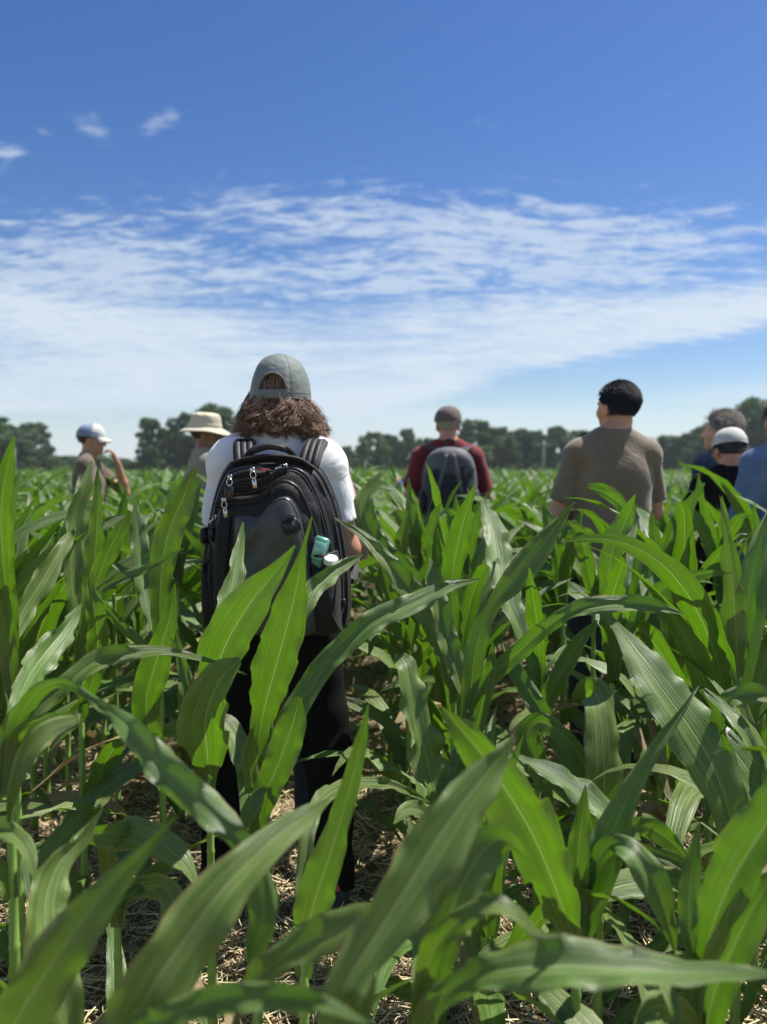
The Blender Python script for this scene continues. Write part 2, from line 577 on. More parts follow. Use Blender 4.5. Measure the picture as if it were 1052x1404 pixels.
# ---------------------------------------------------------------- implicit surfaces
class Field:
    """smoothly blended solid sampled on a grid and turned into one mesh"""
    def __init__(self, lo, hi, h):
        self.lo = np.array(lo, dtype=np.float32)
        self.h = h
        self.n = np.ceil((np.array(hi) - np.array(lo)) / h).astype(int) + 1
        self.F = np.full(self.n, 1.0, dtype=np.float32)

    def block(self, a, b, m):
        i0 = np.clip(np.floor((np.minimum(a, b) - m - self.lo) / self.h).astype(int), 0, self.n - 1)
        i1 = np.clip(np.ceil((np.maximum(a, b) + m - self.lo) / self.h).astype(int) + 1, 1, self.n)
        g = [self.lo[k] + self.h * np.arange(i0[k], i1[k], dtype=np.float32) for k in range(3)]
        X, Y, Z = np.meshgrid(*g, indexing='ij', sparse=True)
        return (slice(i0[0], i1[0]), slice(i0[1], i1[1]), slice(i0[2], i1[2])), X, Y, Z

    def put(self, sl, d, k, sub=False):
        F = self.F[sl]
        if sub:
            d = -d
            hh = np.clip(.5 - .5 * (F - d) / k, 0, 1)      # smooth max
            self.F[sl] = F * (1 - hh) + d * hh + k * hh * (1 - hh)
        else:
            hh = np.clip(.5 + .5 * (d - F) / k, 0, 1)
            self.F[sl] = d * (1 - hh) + F * hh - k * hh * (1 - hh)

    def cap(self, a, b, ra, rb, k=.02, sub=False, flat=None, cut=None):
        a = np.array(a, dtype=np.float32); b = np.array(b, dtype=np.float32)
        m = max(ra, rb) + 3 * self.h + k
        sl, X, Y, Z = self.block(a, b, m)
        if flat is not None:           # squash along y about the axis
            fy = flat
        else:
            fy = 1.0
        ab = b - a
        px, py, pz = X - a[0], Y - a[1], Z - a[2]
        t = np.clip((px * ab[0] + py * ab[1] + pz * ab[2]) / (float(ab @ ab) + 1e-9), 0, 1)
        qx, qy, qz = px - ab[0] * t, (py - ab[1] * t) * fy, pz - ab[2] * t
        d = np.sqrt(qx * qx + qy * qy + qz * qz) - (ra + (rb - ra) * t)
        if cut is not None:
            c, n = cut
            d = np.maximum(d, (X - c[0]) * n[0] + (Y - c[1]) * n[1] + (Z - c[2]) * n[2])
        self.put(sl, d, k, sub)
        return self

    def ell(self, c, r, k=.02, R=None, sub=False):
        c = np.array(c, dtype=np.float32)
        m = max(r) + 3 * self.h + k
        sl, X, Y, Z = self.block(c, c, m)
        x, y, z = X - c[0], Y - c[1], Z - c[2]
        if R is not None:
            R = np.array(R)
            x, y, z = (R[0, 0] * x + R[1, 0] * y + R[2, 0] * z, R[0, 1] * x + R[1, 1] * y + R[2, 1] * z, R[0, 2] * x + R[1, 2] * y + R[2, 2] * z)
        k0 = np.sqrt((x / r[0]) ** 2 + (y / r[1]) ** 2 + (z / r[2]) ** 2)
        k1 = np.sqrt((x / r[0] ** 2) ** 2 + (y / r[1] ** 2) ** 2 + (z / r[2] ** 2) ** 2) + 1e-6
        self.put(sl, k0 * (k0 - 1) / k1, k, sub)
        return self

    def halfspace(self, c, n):
        """keep the side where (p-c).n < 0"""
        sl, X, Y, Z = self.block(self.lo, self.lo + self.h * self.n, 0)
        self.F[sl] = np.maximum(self.F[sl], (X - c[0]) * n[0] + (Y - c[1]) * n[1] + (Z - c[2]) * n[2])
        return self

    def wrinkle(self, fn):
        sl, X, Y, Z = self.block(self.lo, self.lo + self.h * self.n, 0)
        self.F[sl] = self.F[sl] + fn(X, Y, Z)
        return self

    def mesh(self):
        F = self.F
        I = F < 0
        nx, ny, nz = F.shape
        cs = np.zeros((nx - 1, ny - 1, nz - 1), dtype=np.int8)
        for i in (0, 1):
            for j in (0, 1):
                for k in (0, 1):
                    cs += I[i:nx - 1 + i, j:ny - 1 + j, k:nz - 1 + k]
        act = (cs > 0) & (cs < 8)
        ci = np.argwhere(act)
        idx = np.full(act.shape, -1, dtype=np.int64)
        idx[act] = np.arange(len(ci))
        acc = np.zeros((len(ci), 3)); cnt = np.zeros(len(ci))
        cor = [(0, 0, 0), (1, 0, 0), (0, 1, 0), (1, 1, 0), (0, 0, 1), (1, 0, 1), (0, 1, 1), (1, 1, 1)]
        edges = [(0, 1), (2, 3), (4, 5), (6, 7), (0, 2), (1, 3), (4, 6), (5, 7), (0, 4), (1, 5), (2, 6), (3, 7)]
        vals = [F[ci[:, 0] + c[0], ci[:, 1] + c[1], ci[:, 2] + c[2]].astype(np.float64) for c in cor]
        for a, b in edges:
            fa, fb = vals[a], vals[b]
            x = (fa < 0) != (fb < 0)
            t = np.where(x, fa / (fa - fb + 1e-12), 0)
            pa, pb = np.array(cor[a]), np.array(cor[b])
            acc += np.where(x[:, None], pa + t[:, None] * (pb - pa), 0)
            cnt += x
        v = (ci + acc / cnt[:, None]) * self.h + self.lo
        faces = []
        for ax in range(3):
            sl0 = [slice(1, -1)] * 3; sl1 = [slice(1, -1)] * 3
            sl0[ax] = slice(0, -1); sl1[ax] = slice(1, None)
            A, B = I[tuple(sl0)], I[tuple(sl1)]
            e = np.argwhere(A != B)
            off = np.array([1, 1, 1]); off[ax] = 0
            g = e + off
            u, w = (ax + 1) % 3, (ax + 2) % 3
            du = np.zeros(3, int); du[u] = 1
            dw = np.zeros(3, int); dw[w] = 1
            q = [g - du - dw, g - dw, g, g - du]
            q = np.stack([idx[tuple(x.T)] for x in q], -1)
            fl = ~A[tuple(e.T)]
            q[fl] = q[fl][:, ::-1]
            faces.append(q)
        f = np.concatenate(faces)
        f = f[(f >= 0).all(1)]
        return v, f
# ================================================================= ground
def ground_h(x, y):
    return .018 * np.sin(x * 8.27 + .6) + .012 * np.sin(x * 3.1 + y * 2.3) + .01 * np.sin(y * 5.1 - x * 2.2)


def make_ground():
    m, t, b = new_mat('field_soil')
    setp(b, rough=.95, spec=.2)
    tc = t.add('ShaderNodeTexCoord')
    o = tc.outputs['Object']
    n1, n2, n3 = t.noise(o, 1.3, 5, .6), t.noise(o, 26, 6, .7), t.noise(o, 140, 3, .6)
    c = t.mix(t.ss(n2, .3, .7), (.17, .13, .07), (.40, .32, .19))
    c = t.mix(t.ss(n1, .35, .7, 0, .6), c, (.30, .23, .14))
    c = t.mix(t.ss(n3, .55, .7, 0, .6), c, (.34, .26, .15))
    t.link(c, b.inputs['Base Color'])
    t.link(t.bump(t.m('ADD', n2, t.m('MULTIPLY', n3, .4)), .9, .03), b.inputs['Normal'])
    xs = np.unique(np.concatenate([np.linspace(-6, 6, 121), np.linspace(-190, 190, 39)]))
    ys = np.unique(np.concatenate([np.linspace(-2, 12, 141), np.linspace(-40, 190, 24)]))
    X, Y = np.meshgrid(xs, ys, indexing='xy')
    Z = np.where((abs(X) < 6.5) & (Y < 12.5), ground_h(X, Y), 0)
    o = mesh_from('ground', np.stack([X, Y, Z], -1).reshape(-1, 3), grid_faces(len(ys), len(xs)), m)
    tag(o, 'dry brown soil between the maize rows', None, None, 'structure')


def make_straw():
    rng = np.random.default_rng(5)
    m, t, b = new_mat('dry_straw')
    setp(b, rough=.6, spec=.35)
    g = t.add('ShaderNodeNewGeometry')
    r = g.outputs['Random Per Island']
    r2 = t.m('FRACT', t.m('MULTIPLY', r, 13.7))
    c = t.mix(r, (.48, .38, .20), (.85, .74, .48))
    c = t.mix(t.ss(r2, .75, .8), c, (.13, .09, .05))
    t.link(c, b.inputs['Base Color'])
    n = 130000
    # most of it near the camera where the ground shows
    y = .7 + 9.0 * rng.random(n) ** 1.5
    x = (rng.random(n) * 2 - 1) * (1.0 + y * .62)
    # clumped: keep fewer on bare spots
    keep = (np.sin(x * 5.3 + 1.7) * np.sin(y * 4.1) + rng.random(n) * 2.2) > .15
    x, y = x[keep], y[keep]
    n = len(x)
    a = rng.random(n) * 2 * math.pi
    L = .03 + .13 * rng.random(n) ** 1.6
    tilt = rng.normal(0, .16, n) + (rng.random(n) < .06) * rng.normal(0, .5, n)
    w = .0011 + .0018 * rng.random(n)
    z = ground_h(x, y) + .004 + .035 * rng.random(n) ** 2
    d = np.stack([np.cos(a) * np.cos(tilt), np.sin(a) * np.cos(tilt), np.sin(tilt)], -1)
    s = np.stack([-np.sin(a), np.cos(a), rng.normal(0, .35, n)], -1)
    s = norm(s)
    c0 = np.stack([x, y, z + abs(np.sin(tilt)) * L * .3], -1)
    bend = rng.normal(0, .09, n)[:, None] * L[:, None] * s
    up = norm(np.cross(d, s))
    V = []
    for k, tt in enumerate((-.5, 0., .5)):
        c = c0 + d * (L * tt)[:, None] + (bend if k == 1 else 0)
        for q in ((s, 1), (-s * .5 + up * .8, 1), (-s * .5 - up * .8, 1)):
            V.append(c + q[0] * w[:, None])
    V = np.stack(V, 1)
    base = np.arange(n)[:, None] * 9
    F = []
    for k in (0, 1):
        for i in range(3):
            j = (i + 1) % 3
            F.append(base + np.array([k * 3 + i, k * 3 + j, k * 3 + 3 + j, k * 3 + 3 + i]))
    F = np.concatenate([f.reshape(-1, 4) for f in F])
    o = mesh_from('straw_litter', V.reshape(-1, 3), F, m, smooth=False)
    tag(o, 'dry straw residue scattered over the soil between the rows', 'straw', None, 'stuff')


# ================================================================= maize
CAMP = np.array([0, 0, CAM_H])


def leaf_geo(C, Wd, N, rng, cols=9, fold=.30, ruffle=1.0, u_pad=0.0):
    """C (n,3) midrib, Wd (n) full widths, N (n,3) surface normals"""
    n = len(C)
    T = norm(np.gradient(C, axis=0))
    N = norm(N - T * (N * T).sum(1, keepdims=True))
    S = np.cross(T, N)
    seg = np.linalg.norm(np.diff(C, axis=0), axis=1)
    s = np.concatenate([[0], np.cumsum(seg)])
    u = np.linspace(-1, 1, cols)
    au = np.abs(u)
    half = Wd[:, None] / 2
    ph1, ph2 = rng.random(2) * 6.28
    fr = 2 * math.pi / (.085 + .05 * rng.random())
    wav = np.where(u[None, :] > 0, np.sin(s[:, None] * fr + ph1) + .5 * np.sin(s[:, None] * fr * 2.3 + ph2),
                   np.sin(s[:, None] * fr * 1.13 + ph2) + .5 * np.sin(s[:, None] * fr * 1.9 + ph1))
    env = np.clip(Wd / (Wd.max() + 1e-9), 0, 1)[:, None]
    und = np.where(u[None, :] > 0, np.sin(s[:, None] * fr * .37 + ph2), np.sin(s[:, None] * fr * .31 + ph1))
    off = (fold * half * au[None, :] ** 1.1 - .16 * half * (au[None, :] ** 4) + ruffle * .0062 * wav * env * au[None, :] ** 3
           + .006 * und * env * au[None, :] ** 1.5)
    wobble = 1 + .03 * ruffle * np.cos(s[:, None] * fr * .5 + ph1)
    V = C[:, None, :] + S[:, None, :] * (half * wobble * u[None, :] * (1 - .12 * fold))[:, :, None] + N[:, None, :] * off[:, :, None]
    uv = np.stack([np.broadcast_to(u * .5 + .5, (n, cols)), np.broadcast_to(s[:, None], (n, cols))], -1)
    return V.reshape(-1, 3), grid_faces(n, cols), uv.reshape(-1, 2)


def width_profile(t, wmax, base=.45):
    """wide from near the base, long taper to the tip"""
    a = base + (1 - base) * np.sin(np.clip(t / .38, 0, 1) * math.pi / 2)
    b = np.clip((1 - t) / .62, 0, 1) ** .8
    return wmax * np.minimum(a, 1) * np.where(t < .38, 1, b) + .0008


def random_leaf(z0, az, L, w, th0, bend, rng, n=16, cols=7, r0=.012):
    """leaf of a plant at the origin"""
    t = np.linspace(0, 1, n)
    kink = 1.2 + 1.2 * rng.random()
    th = th0 + bend * t ** kink
    ds = L / (n - 1)
    azv = az + (rng.normal(0, .25)) * t ** 2
    T = np.stack([np.sin(th) * np.cos(azv), np.sin(th) * np.sin(azv), np.cos(th)], -1)
    C = np.cumsum(np.vstack([np.zeros(3), T[:-1] * ds]), axis=0) + np.array([math.cos(az) * r0, math.sin(az) * r0, z0])
    N = np.stack([-np.cos(th) * np.cos(azv), -np.cos(th) * np.sin(azv), np.sin(th)], -1)
    S = np.cross(T, N)
    tw = rng.normal(0, .75) * t ** 1.3 + rng.normal(0, .25)
    N = N * np.cos(tw)[:, None] + S * np.sin(tw)[:, None]
    return leaf_geo(C, width_profile(t, w), N, rng, cols, fold=.34 * (1 - .5 * t.mean()), ruffle=.6 + .9 * rng.random())


def stalk_geo(h, rng, x=0, y=0, sides=10, r=.0125, lean=(0, 0)):
    zs, rs = [0.0], [r * 1.15]
    z = 0.0
    while z < h - .05:
        st = .07 + .06 * rng.random() + .05 * z
        z2 = min(z + st, h)
        rr = r * (1 - .45 * z2 / h)
        zs += [z2 - .006, z2, z2 + .006]
        rs += [rr, rr * 1.18, rr * .98]
        z = z2
    zs = np.array(zs); rs = np.array(rs)
    p = np.stack([x + lean[0] * zs ** 1.5, y + lean[1] * zs ** 1.5, zs], -1)
    return tube_geo(p, rs, sides)


def plant_geos(rng, cols=7, n=16, size=1.0):
    """list of ('stalk'|'leaf', v, f, uv)"""
    out = []
    size *= .93
    hs = (.70 + .12 * rng.random()) * size
    v, f = stalk_geo(hs, rng)
    out.append(('stalk', v, f, np.stack([v[:, 0] * 0 + .3, v[:, 2]], -1)))
    az = rng.random() * 6.28
    k = 10
    for i in range(k):
        q = i / (k - 1)
        z0 = (.10 + (hs - .10) * q ** .85)
        L = (.40 + .46 * math.sin(math.pi * min(1, .15 + q * .80)) + .05 * rng.random()) * size
        w = (.048 + .038 * math.sin(math.pi * min(1, .12 + .75 * q)) + .012 * rng.random()) * size
        th0 = (.68 - .52 * q + rng.normal(0, .11))
        bend = (1.95 - 1.15 * q) * (.6 + .95 * rng.random())
        if q > .80:
            L *= (.90 - .5 * (q - .8)); bend *= .55; w *= .8
        a = az + (i % 2) * math.pi + rng.normal(0, .32)
        out.append(('dry_leaf' if (i < 2 and rng.random() < .55) else 'leaf',) + random_leaf(z0, a, L, w, max(.05, th0), bend, rng, n, cols))
    return out


G_MAIZE = 'maize plants standing in rows'
hero_xy = []
rngH = np.random.default_rng(11)


def hero_plant(label, spx, d, top, leaves, base_x=None):
    """stalk below pixel column spx at distance d; leaves: rows (px, py, d, width px, tilt) from TIP to BASE.
       the blade ends in a sheath on the stalk"""
    q = pixdir(spx, 1000)
    X, Y = q.x * d, d
    gz = float(ground_h(X, Y))
    root = empty('maize_plant', (X, Y, gz))
    tag(root, label, 'maize plant', G_MAIZE)
    hero_xy.append((X, Y))
    ztop = .25
    for i, lf in enumerate(leaves):
        opt = {}
        if isinstance(lf, dict):
            opt = lf; lf = opt['p']
        rows = []
        for q_, (px, py, dd, wp, tilt) in enumerate(lf):
            dd *= 1 + opt.get('lean', 0.0) * (1 - q_ / (len(lf) - 1))
            p = P(px, py, dd)
            rows.append([p.x - X, p.y - Y, p.z - gz, wp * dd / FPX, tilt])
        last = rows[-1]
        dist = math.hypot(last[0], last[1])
        zj = min(max(last[2] - .03 - .55 * dist, .06), top - .01)
        if opt.get('join', True):
            if dist > .03:
                rows.append([last[0] * .35, last[1] * .35, (last[2] * .4 + zj * .6), max(last[3] * .7, .03), last[4]])
            rows.append([last[0] * .04, last[1] * .04 - .006, zj - .03, .030, last[4]])
        ztop = max(ztop, rows[-1][2] + .02)
        R = catmull(np.array(rows), opt.get('n', 40))
        C = R[:, :3]
        wd = np.clip(R[:, 3], .0012, None)
        T = norm(np.gradient(C, axis=0))
        tocam = norm(CAMP - (C + np.array([X, Y, gz])))
        N = norm(tocam - T * (tocam * T).sum(1, keepdims=True))
        S = np.cross(T, N)
        tl = R[:, 4] + opt.get('t', 0.0)
        N = N * np.cos(tl)[:, None] + S * np.sin(tl)[:, None]
        v, f, uv = leaf_geo(C, wd, N, rngH, 13, fold=opt.get('fold', .42), ruffle=opt.get('ruf', 1.2))
        MB().add(v, f, uv).build('leaf', M['leaf'], root)
    # a few low leaves of its own
    for k in range(1 if (-.62 < X < .1 and d < 2.0) else 5):
        z0 = .05 + .085 * k
        a = rngH.random() * 6.28
        v, f, uv = random_leaf(z0, a, .34 + .05 * k + .1 * rngH.random(), .050 + .006 * k, .45 + .5 * rngH.random(), 1.2 + .9 * rngH.random(), rngH)
        MB().add(v, f, uv).build('leaf', M['dry'] if (k == 0 and rngH.random() < .4) else M['leaf'], root)
    v, f = stalk_geo(min(top, ztop), rngH)
    MB().add(v, f, np.stack([v[:, 0] * 0 + .3, v[:, 2]], -1)).build('stalk', M['stalk'], root)
    return root


def heroes():
    H = hero_plant
    t = 0.0
    H('nearest maize plant in the bottom left corner, broad leaf pointing up right', -20, .86, .62, [
        {'p': [(242, 1118, 1.0, 2, .2), (205, 1160, .97, 18, .2), (170, 1196, .95, 36, .2), (122, 1250, .92, 62, .15), (75, 1315, .89, 84, .1), (25, 1395, .87, 92, 0), (0, 1450, .86, 70, 0)], 't': -0.3, 'lean': -.14},
        [(-40, 1060, .9, 4, 0), (-50, 1180, .88, 50, .5), (-45, 1300, .86, 60, .5), (-35, 1420, .86, 40, 0)],
    ])
    H('maize plant at lower left, light green leaf curving up to a thin tip', 95, 1.12, .62, [
        {'p': [(141, 1108, 1.15, 2, -.5), (112, 1150, 1.15, 26, -.5), (80, 1185, 1.14, 48, -.35), (63, 1235, 1.13, 62, -.2), (66, 1300, 1.12, 68, 0), (88, 1380, 1.12, 52, 0)], 't': -0.2, 'lean': 0.12},
        [(60, 1150, 1.4, 3, .3), (40, 1190, 1.35, 20, .5), (62, 1250, 1.3, 28, .5), (95, 1330, 1.25, 30, .3)],
    ])
    H('maize plant with a bare pale stalk at the lower left behind the foreground leaves', 156, 1.62, .72, [
        [(90, 1172, 1.55, 3, .7), (112, 1148, 1.5, 28, .6), (150, 1142, 1.5, 42, .5), (200, 1152, 1.52, 44, .4), (235, 1175, 1.55, 30, .3), (180, 1225, 1.6, 20, .2)],
        [(272, 1216, 1.35, 3, .5), (256, 1190, 1.38, 26, .5), (225, 1158, 1.42, 40, .4), (180, 1140, 1.5, 42, .3), (150, 1160, 1.55, 30, .3), (152, 1210, 1.6, 22, .2)],
        [(252, 1296, 1.45, 3, -.3), (242, 1245, 1.47, 34, -.3), (222, 1215, 1.5, 38, -.3), (180, 1220, 1.58, 28, -.2)],
    ])
    H('foreground maize plant at bottom centre left whose big leaf sweeps up to the right', 178, .80, .58, [
        {'p': [(452, 1096, 1.05, 3, .35), (420, 1118, 1.0, 28, .3), (385, 1143, .96, 42, .25), (345, 1178, .92, 58, .2), (300, 1225, .88, 80, .1), (252, 1290, .85, 100, 0), (205, 1360, .82, 112, 0), (182, 1430, .81, 90, 0)], 't': -0.35, 'lean': -.05},
        [(505, 1404, .66, 3, .3), (455, 1381, .68, 22, .25), (400, 1370, .70, 33, .2), (340, 1367, .72, 40, .1), (275, 1376, .74, 42, 0), (215, 1402, .77, 36, 0), (190, 1430, .79, 40, 0)],
    ])
    H('maize plant at the left edge with a long pale leaf arching down to the right', 12, 1.35, .80, [
        {'t': -0.35, 'p': [(338, 1318, 1.22, 3, .5), (352, 1290, 1.2, 34, .3), (362, 1250, 1.18, 44, .1), (352, 1205, 1.17, 46, -.1), (336, 1160, 1.16, 40, -.2),
               (300, 1122, 1.16, 40, 0), (262, 1088, 1.17, 48, .1), (222, 1050, 1.18, 50, .1), (190, 1012, 1.2, 40, .1), (160, 982, 1.24, 22, .1), (125, 958, 1.28, 12, 0), (85, 936, 1.31, 16, 0), (45, 955, 1.33, 26, 0), (18, 1010, 1.35, 26, 0)], 'n': 70, 'fold': .2, 'lean': -0.22},
        [(338, 925, 1.55, 2, .3), (300, 910, 1.53, 8, .3), (230, 893, 1.5, 13, .3), (180, 896, 1.47, 22, .2), (135, 905, 1.44, 30, .2), (90, 938, 1.4, 28, .1), (40, 980, 1.37, 24, 0)],
        {'p': [(112, 828, 1.55, 3, -.2), (92, 858, 1.52, 28, -.2), (62, 895, 1.48, 46, -.1), (38, 930, 1.43, 40, 0), (20, 975, 1.38, 28, 0)], 't': -0.4, 'lean': 0.12},
        {'p': [(12, 1128, 1.3, 3, .2), (20, 1080, 1.27, 20, .2), (36, 1038, 1.25, 30, .3), (66, 1002, 1.25, 30, .5), (108, 984, 1.27, 12, .5), (60, 985, 1.3, 14, .3), (22, 1010, 1.34, 20, .2)], 't': -0.5, 'lean': -0.12},
        [(100, 932, 1.4, 4, 0), (70, 950, 1.38, 32, 0), (30, 985, 1.36, 40, 0), (5, 1040, 1.35, 34, 0)],
        [(48, 1208, 1.15, 3, .3), (36, 1165, 1.18, 26, .3), (10, 1140, 1.22, 28, .3), (-25, 1140, 1.28, 24, .2), (-10, 1180, 1.33, 20, 0)],
    ])
    H('maize plant with thick pale stalk and upright leaves just left of the black trousers', 287, 1.74, .74, [
        {'p': [(405, 748, 1.66, 3, -.1), (378, 785, 1.67, 28, -.1), (345, 825, 1.68, 60, -.05), (318, 868, 1.70, 74, 0), (302, 905, 1.71, 62, .1), (292, 950, 1.73, 40, .1)], 't': 0.3, 'lean': -0.12},
        {'p': [(334, 716, 1.85, 3, -.4), (324, 770, 1.83, 26, -.4), (312, 830, 1.80, 38, -.3), (298, 890, 1.78, 36, -.2), (290, 950, 1.76, 26, 0)], 't': -0.2, 'lean': 0.12},
        {'p': [(330, 905, 1.6, 12, .3), (300, 935, 1.62, 58, .1), (282, 985, 1.66, 76, 0), (284, 1030, 1.70, 56, 0), (287, 1062, 1.73, 24, 0)], 't': 0.25, 'lean': -0.08},
        [(238, 855, 1.8, 2, .2), (248, 900, 1.8, 16, .2), (262, 960, 1.78, 24, .2), (278, 1020, 1.76, 20, .1)],
        [(330, 1150, 1.6, 3, .2), (345, 1080, 1.66, 40, .2), (322, 1010, 1.74, 34, .3), (300, 990, 1.76, 20, .3)],
        [(225, 1010, 1.8, 3, .3), (240, 1000, 1.78, 26, .3), (268, 1010, 1.76, 24, .3), (282, 1060, 1.75, 20, .2)],
    ])
    H('maize plant with a tall bright backlit leaf in front of the lower backpack', 350, 1.70, .74, [
        {'p': [(428, 708, 1.62, 2, 0), (416, 755, 1.62, 10, 0), (408, 800, 1.63, 34, 0), (396, 850, 1.64, 58, 0), (384, 895, 1.65, 66, .05), (370, 945, 1.67, 56, .1), (358, 995, 1.69, 32, .1)], 't': 0.3, 'lean': -0.1},
        {'p': [(658, 794, 1.9, 2, .3), (610, 806, 1.86, 18, .25), (560, 830, 1.82, 32, .2), (515, 850, 1.79, 34, .1), (472, 885, 1.76, 32, .1), (440, 918, 1.74, 34, .1), (412, 962, 1.72, 36, .1), (385, 1015, 1.71, 34, .1)], 'n': 50},
        [(410, 955, 1.6, 10, .1), (402, 990, 1.61, 40, .1), (385, 1040, 1.64, 46, 0), (366, 1085, 1.67, 38, 0), (354, 1130, 1.69, 24, 0)],
        {'p': [(498, 760, 1.8, 2, .3), (468, 776, 1.79, 20, .3), (438, 797, 1.78, 30, .2), (420, 825, 1.77, 26, .2), (400, 880, 1.75, 20, .2), (372, 960, 1.72, 18, 0)], 't': -0.6, 'lean': 0.12},
        [(345, 1000, 1.62, 4, -.2), (342, 1035, 1.64, 22, -.2), (346, 1080, 1.66, 24, -.1), (350, 1130, 1.69, 20, 0)],
        [(392, 1135, 1.45, 3, .2), (372, 1170, 1.5, 22, .2), (358, 1150, 1.6, 22, .2)],
    ])
    H('slim maize plant with one narrow spear shaped leaf in front of the right trouser leg', 415, 1.34, .60, [
        {'p': [(505, 966, 1.32, 2, 0), (497, 1010, 1.32, 16, 0), (485, 1060, 1.32, 26, 0), (470, 1115, 1.32, 36, .05), (452, 1175, 1.32, 48, .05), (432, 1235, 1.33, 54, 0), (420, 1290, 1.34, 40, 0)], 't': 0.2, 'lean': -0.08},
        [(590, 1100, 1.75, 2, .4), (540, 1078, 1.7, 15, .4), (490, 1074, 1.62, 20, .3), (448, 1090, 1.52, 22, .3), (425, 1130, 1.42, 24, .2), (417, 1200, 1.36, 24, 0)],
    ])
    H('foreground maize plant at bottom centre with a very broad dark leaf pointing up right', 452, .80, .55, [
        {'p': [(706, 1012, .98, 3, .1), (680, 1045, .96, 34, .1), (645, 1088, .93, 62, .1), (605, 1142, .90, 88, .05), (565, 1205, .87, 94, 0), (520, 1275, .84, 82, 0), (475, 1345, .81, 66, 0), (456, 1400, .80, 46, 0)], 't': -0.4, 'lean': -.04},
        [(318, 1372, .92, 3, -.4), (355, 1338, .91, 34, -.4), (405, 1303, .9, 52, -.4), (455, 1280, .88, 58, -.3), (500, 1265, .86, 50, -.2), (500, 1330, .83, 40, 0)],
    ])
    H('foreground maize plant right of bottom centre with a long horizontal leaf across its base', 575, .98, .62, [
        {'p': [(1075, 1335, .86, 3, .5), (1000, 1334, .86, 26, .45), (925, 1333, .86, 44, .4), (850, 1328, .86, 62, .4), (775, 1324, .87, 72, .35), (705, 1328, .88, 62, .3), (650, 1340, .90, 44, .3), (600, 1372, .93, 36, .2), (578, 1420, .96, 36, 0)], 'n': 60},
        [(722, 1178, 1.02, 4, -.9), (702, 1155, 1.0, 34, -.6), (678, 1152, 1.0, 52, -.3), (652, 1180, .99, 62, 0), (628, 1225, .98, 66, 0), (605, 1290, .98, 56, 0), (588, 1360, .98, 40, 0)],
        [(768, 1282, .88, 3, .6), (735, 1278, .87, 16, .6), (708, 1252, .87, 24, .5), (672, 1240, .88, 28, .4), (630, 1262, .90, 32, .3), (592, 1310, .94, 34, .2), (578, 1370, .97, 30, 0)],
        [(560, 1120, 1.3, 3, 0), (575, 1180, 1.2, 30, 0), (580, 1260, 1.1, 34, 0), (578, 1340, 1.0, 28, 0)],
    ])
    H('maize plant in the lower right centre with a broad bright wavy leaf leaning left', 795, 1.32, .64, [
        {'t': 0.35, 'p': [(606, 970, 1.12, 3, -.1), (632, 1000, 1.13, 36, -.1), (662, 1035, 1.15, 66, -.05), (695, 1085, 1.17, 86, 0), (728, 1140, 1.2, 90, 0), (755, 1200, 1.24, 74, .05), (775, 1255, 1.28, 48, .1), (788, 1300, 1.3, 34, .1)], 'ruf': 2.2, 'lean': -0.04},
        [(958, 940, 1.38, 2, .2), (932, 980, 1.37, 10, .2), (905, 1018, 1.36, 17, .2), (878, 1060, 1.35, 24, .2), (855, 1105, 1.34, 38, .1), (832, 1160, 1.33, 54, 0), (812, 1220, 1.32, 50, 0), (800, 1275, 1.32, 32, 0)],
        [(803, 1076, 1.30, 2, 0), (799, 1115, 1.30, 20, 0), (793, 1170, 1.31, 32, 0), (792, 1240, 1.32, 28, 0)],
        {'p': [(698, 1034, 1.48, 2, -.3), (735, 1050, 1.46, 22, -.3), (778, 1075, 1.44, 38, -.3), (822, 1108, 1.41, 44, -.2), (846, 1140, 1.38, 36, -.1), (820, 1200, 1.34, 24, 0)], 't': -0.4},
        [(926, 1305, 1.25, 3, .3), (915, 1260, 1.24, 30, .25), (897, 1212, 1.24, 46, .2), (868, 1170, 1.26, 38, .3), (835, 1160, 1.3, 24, .4), (806, 1210, 1.32, 22, .2)],
        {'p': [(945, 1180, 1.5, 3, .6), (915, 1150, 1.48, 28, .6), (880, 1132, 1.44, 36, .5), (845, 1145, 1.38, 28, .4), (812, 1200, 1.34, 22, .3)], 't': -0.9},
    ])
    H('maize plant in the centre with a pale leaf whose right margin is crinkled', 606, 1.78, .66, [
        {'t': -0.6, 'p': [(548, 897, 1.62, 14, .3), (556, 915, 1.63, 36, .2), (564, 950, 1.65, 38, .1), (575, 1000, 1.68, 50, 0), (588, 1055, 1.72, 62, 0), (602, 1100, 1.76, 46, 0), (608, 1140, 1.78, 26, 0)], 'ruf': 3.4, 'lean': 0.2},
        [(690, 1000, 2.0, 3, .3), (660, 1010, 1.95, 24, .3), (630, 1040, 1.88, 28, .3), (612, 1100, 1.8, 24, .2)],
        [(540, 1130, 1.6, 3, -.3), (560, 1110, 1.65, 24, -.3), (590, 1120, 1.72, 26, -.2), (604, 1160, 1.77, 22, 0)],
    ])
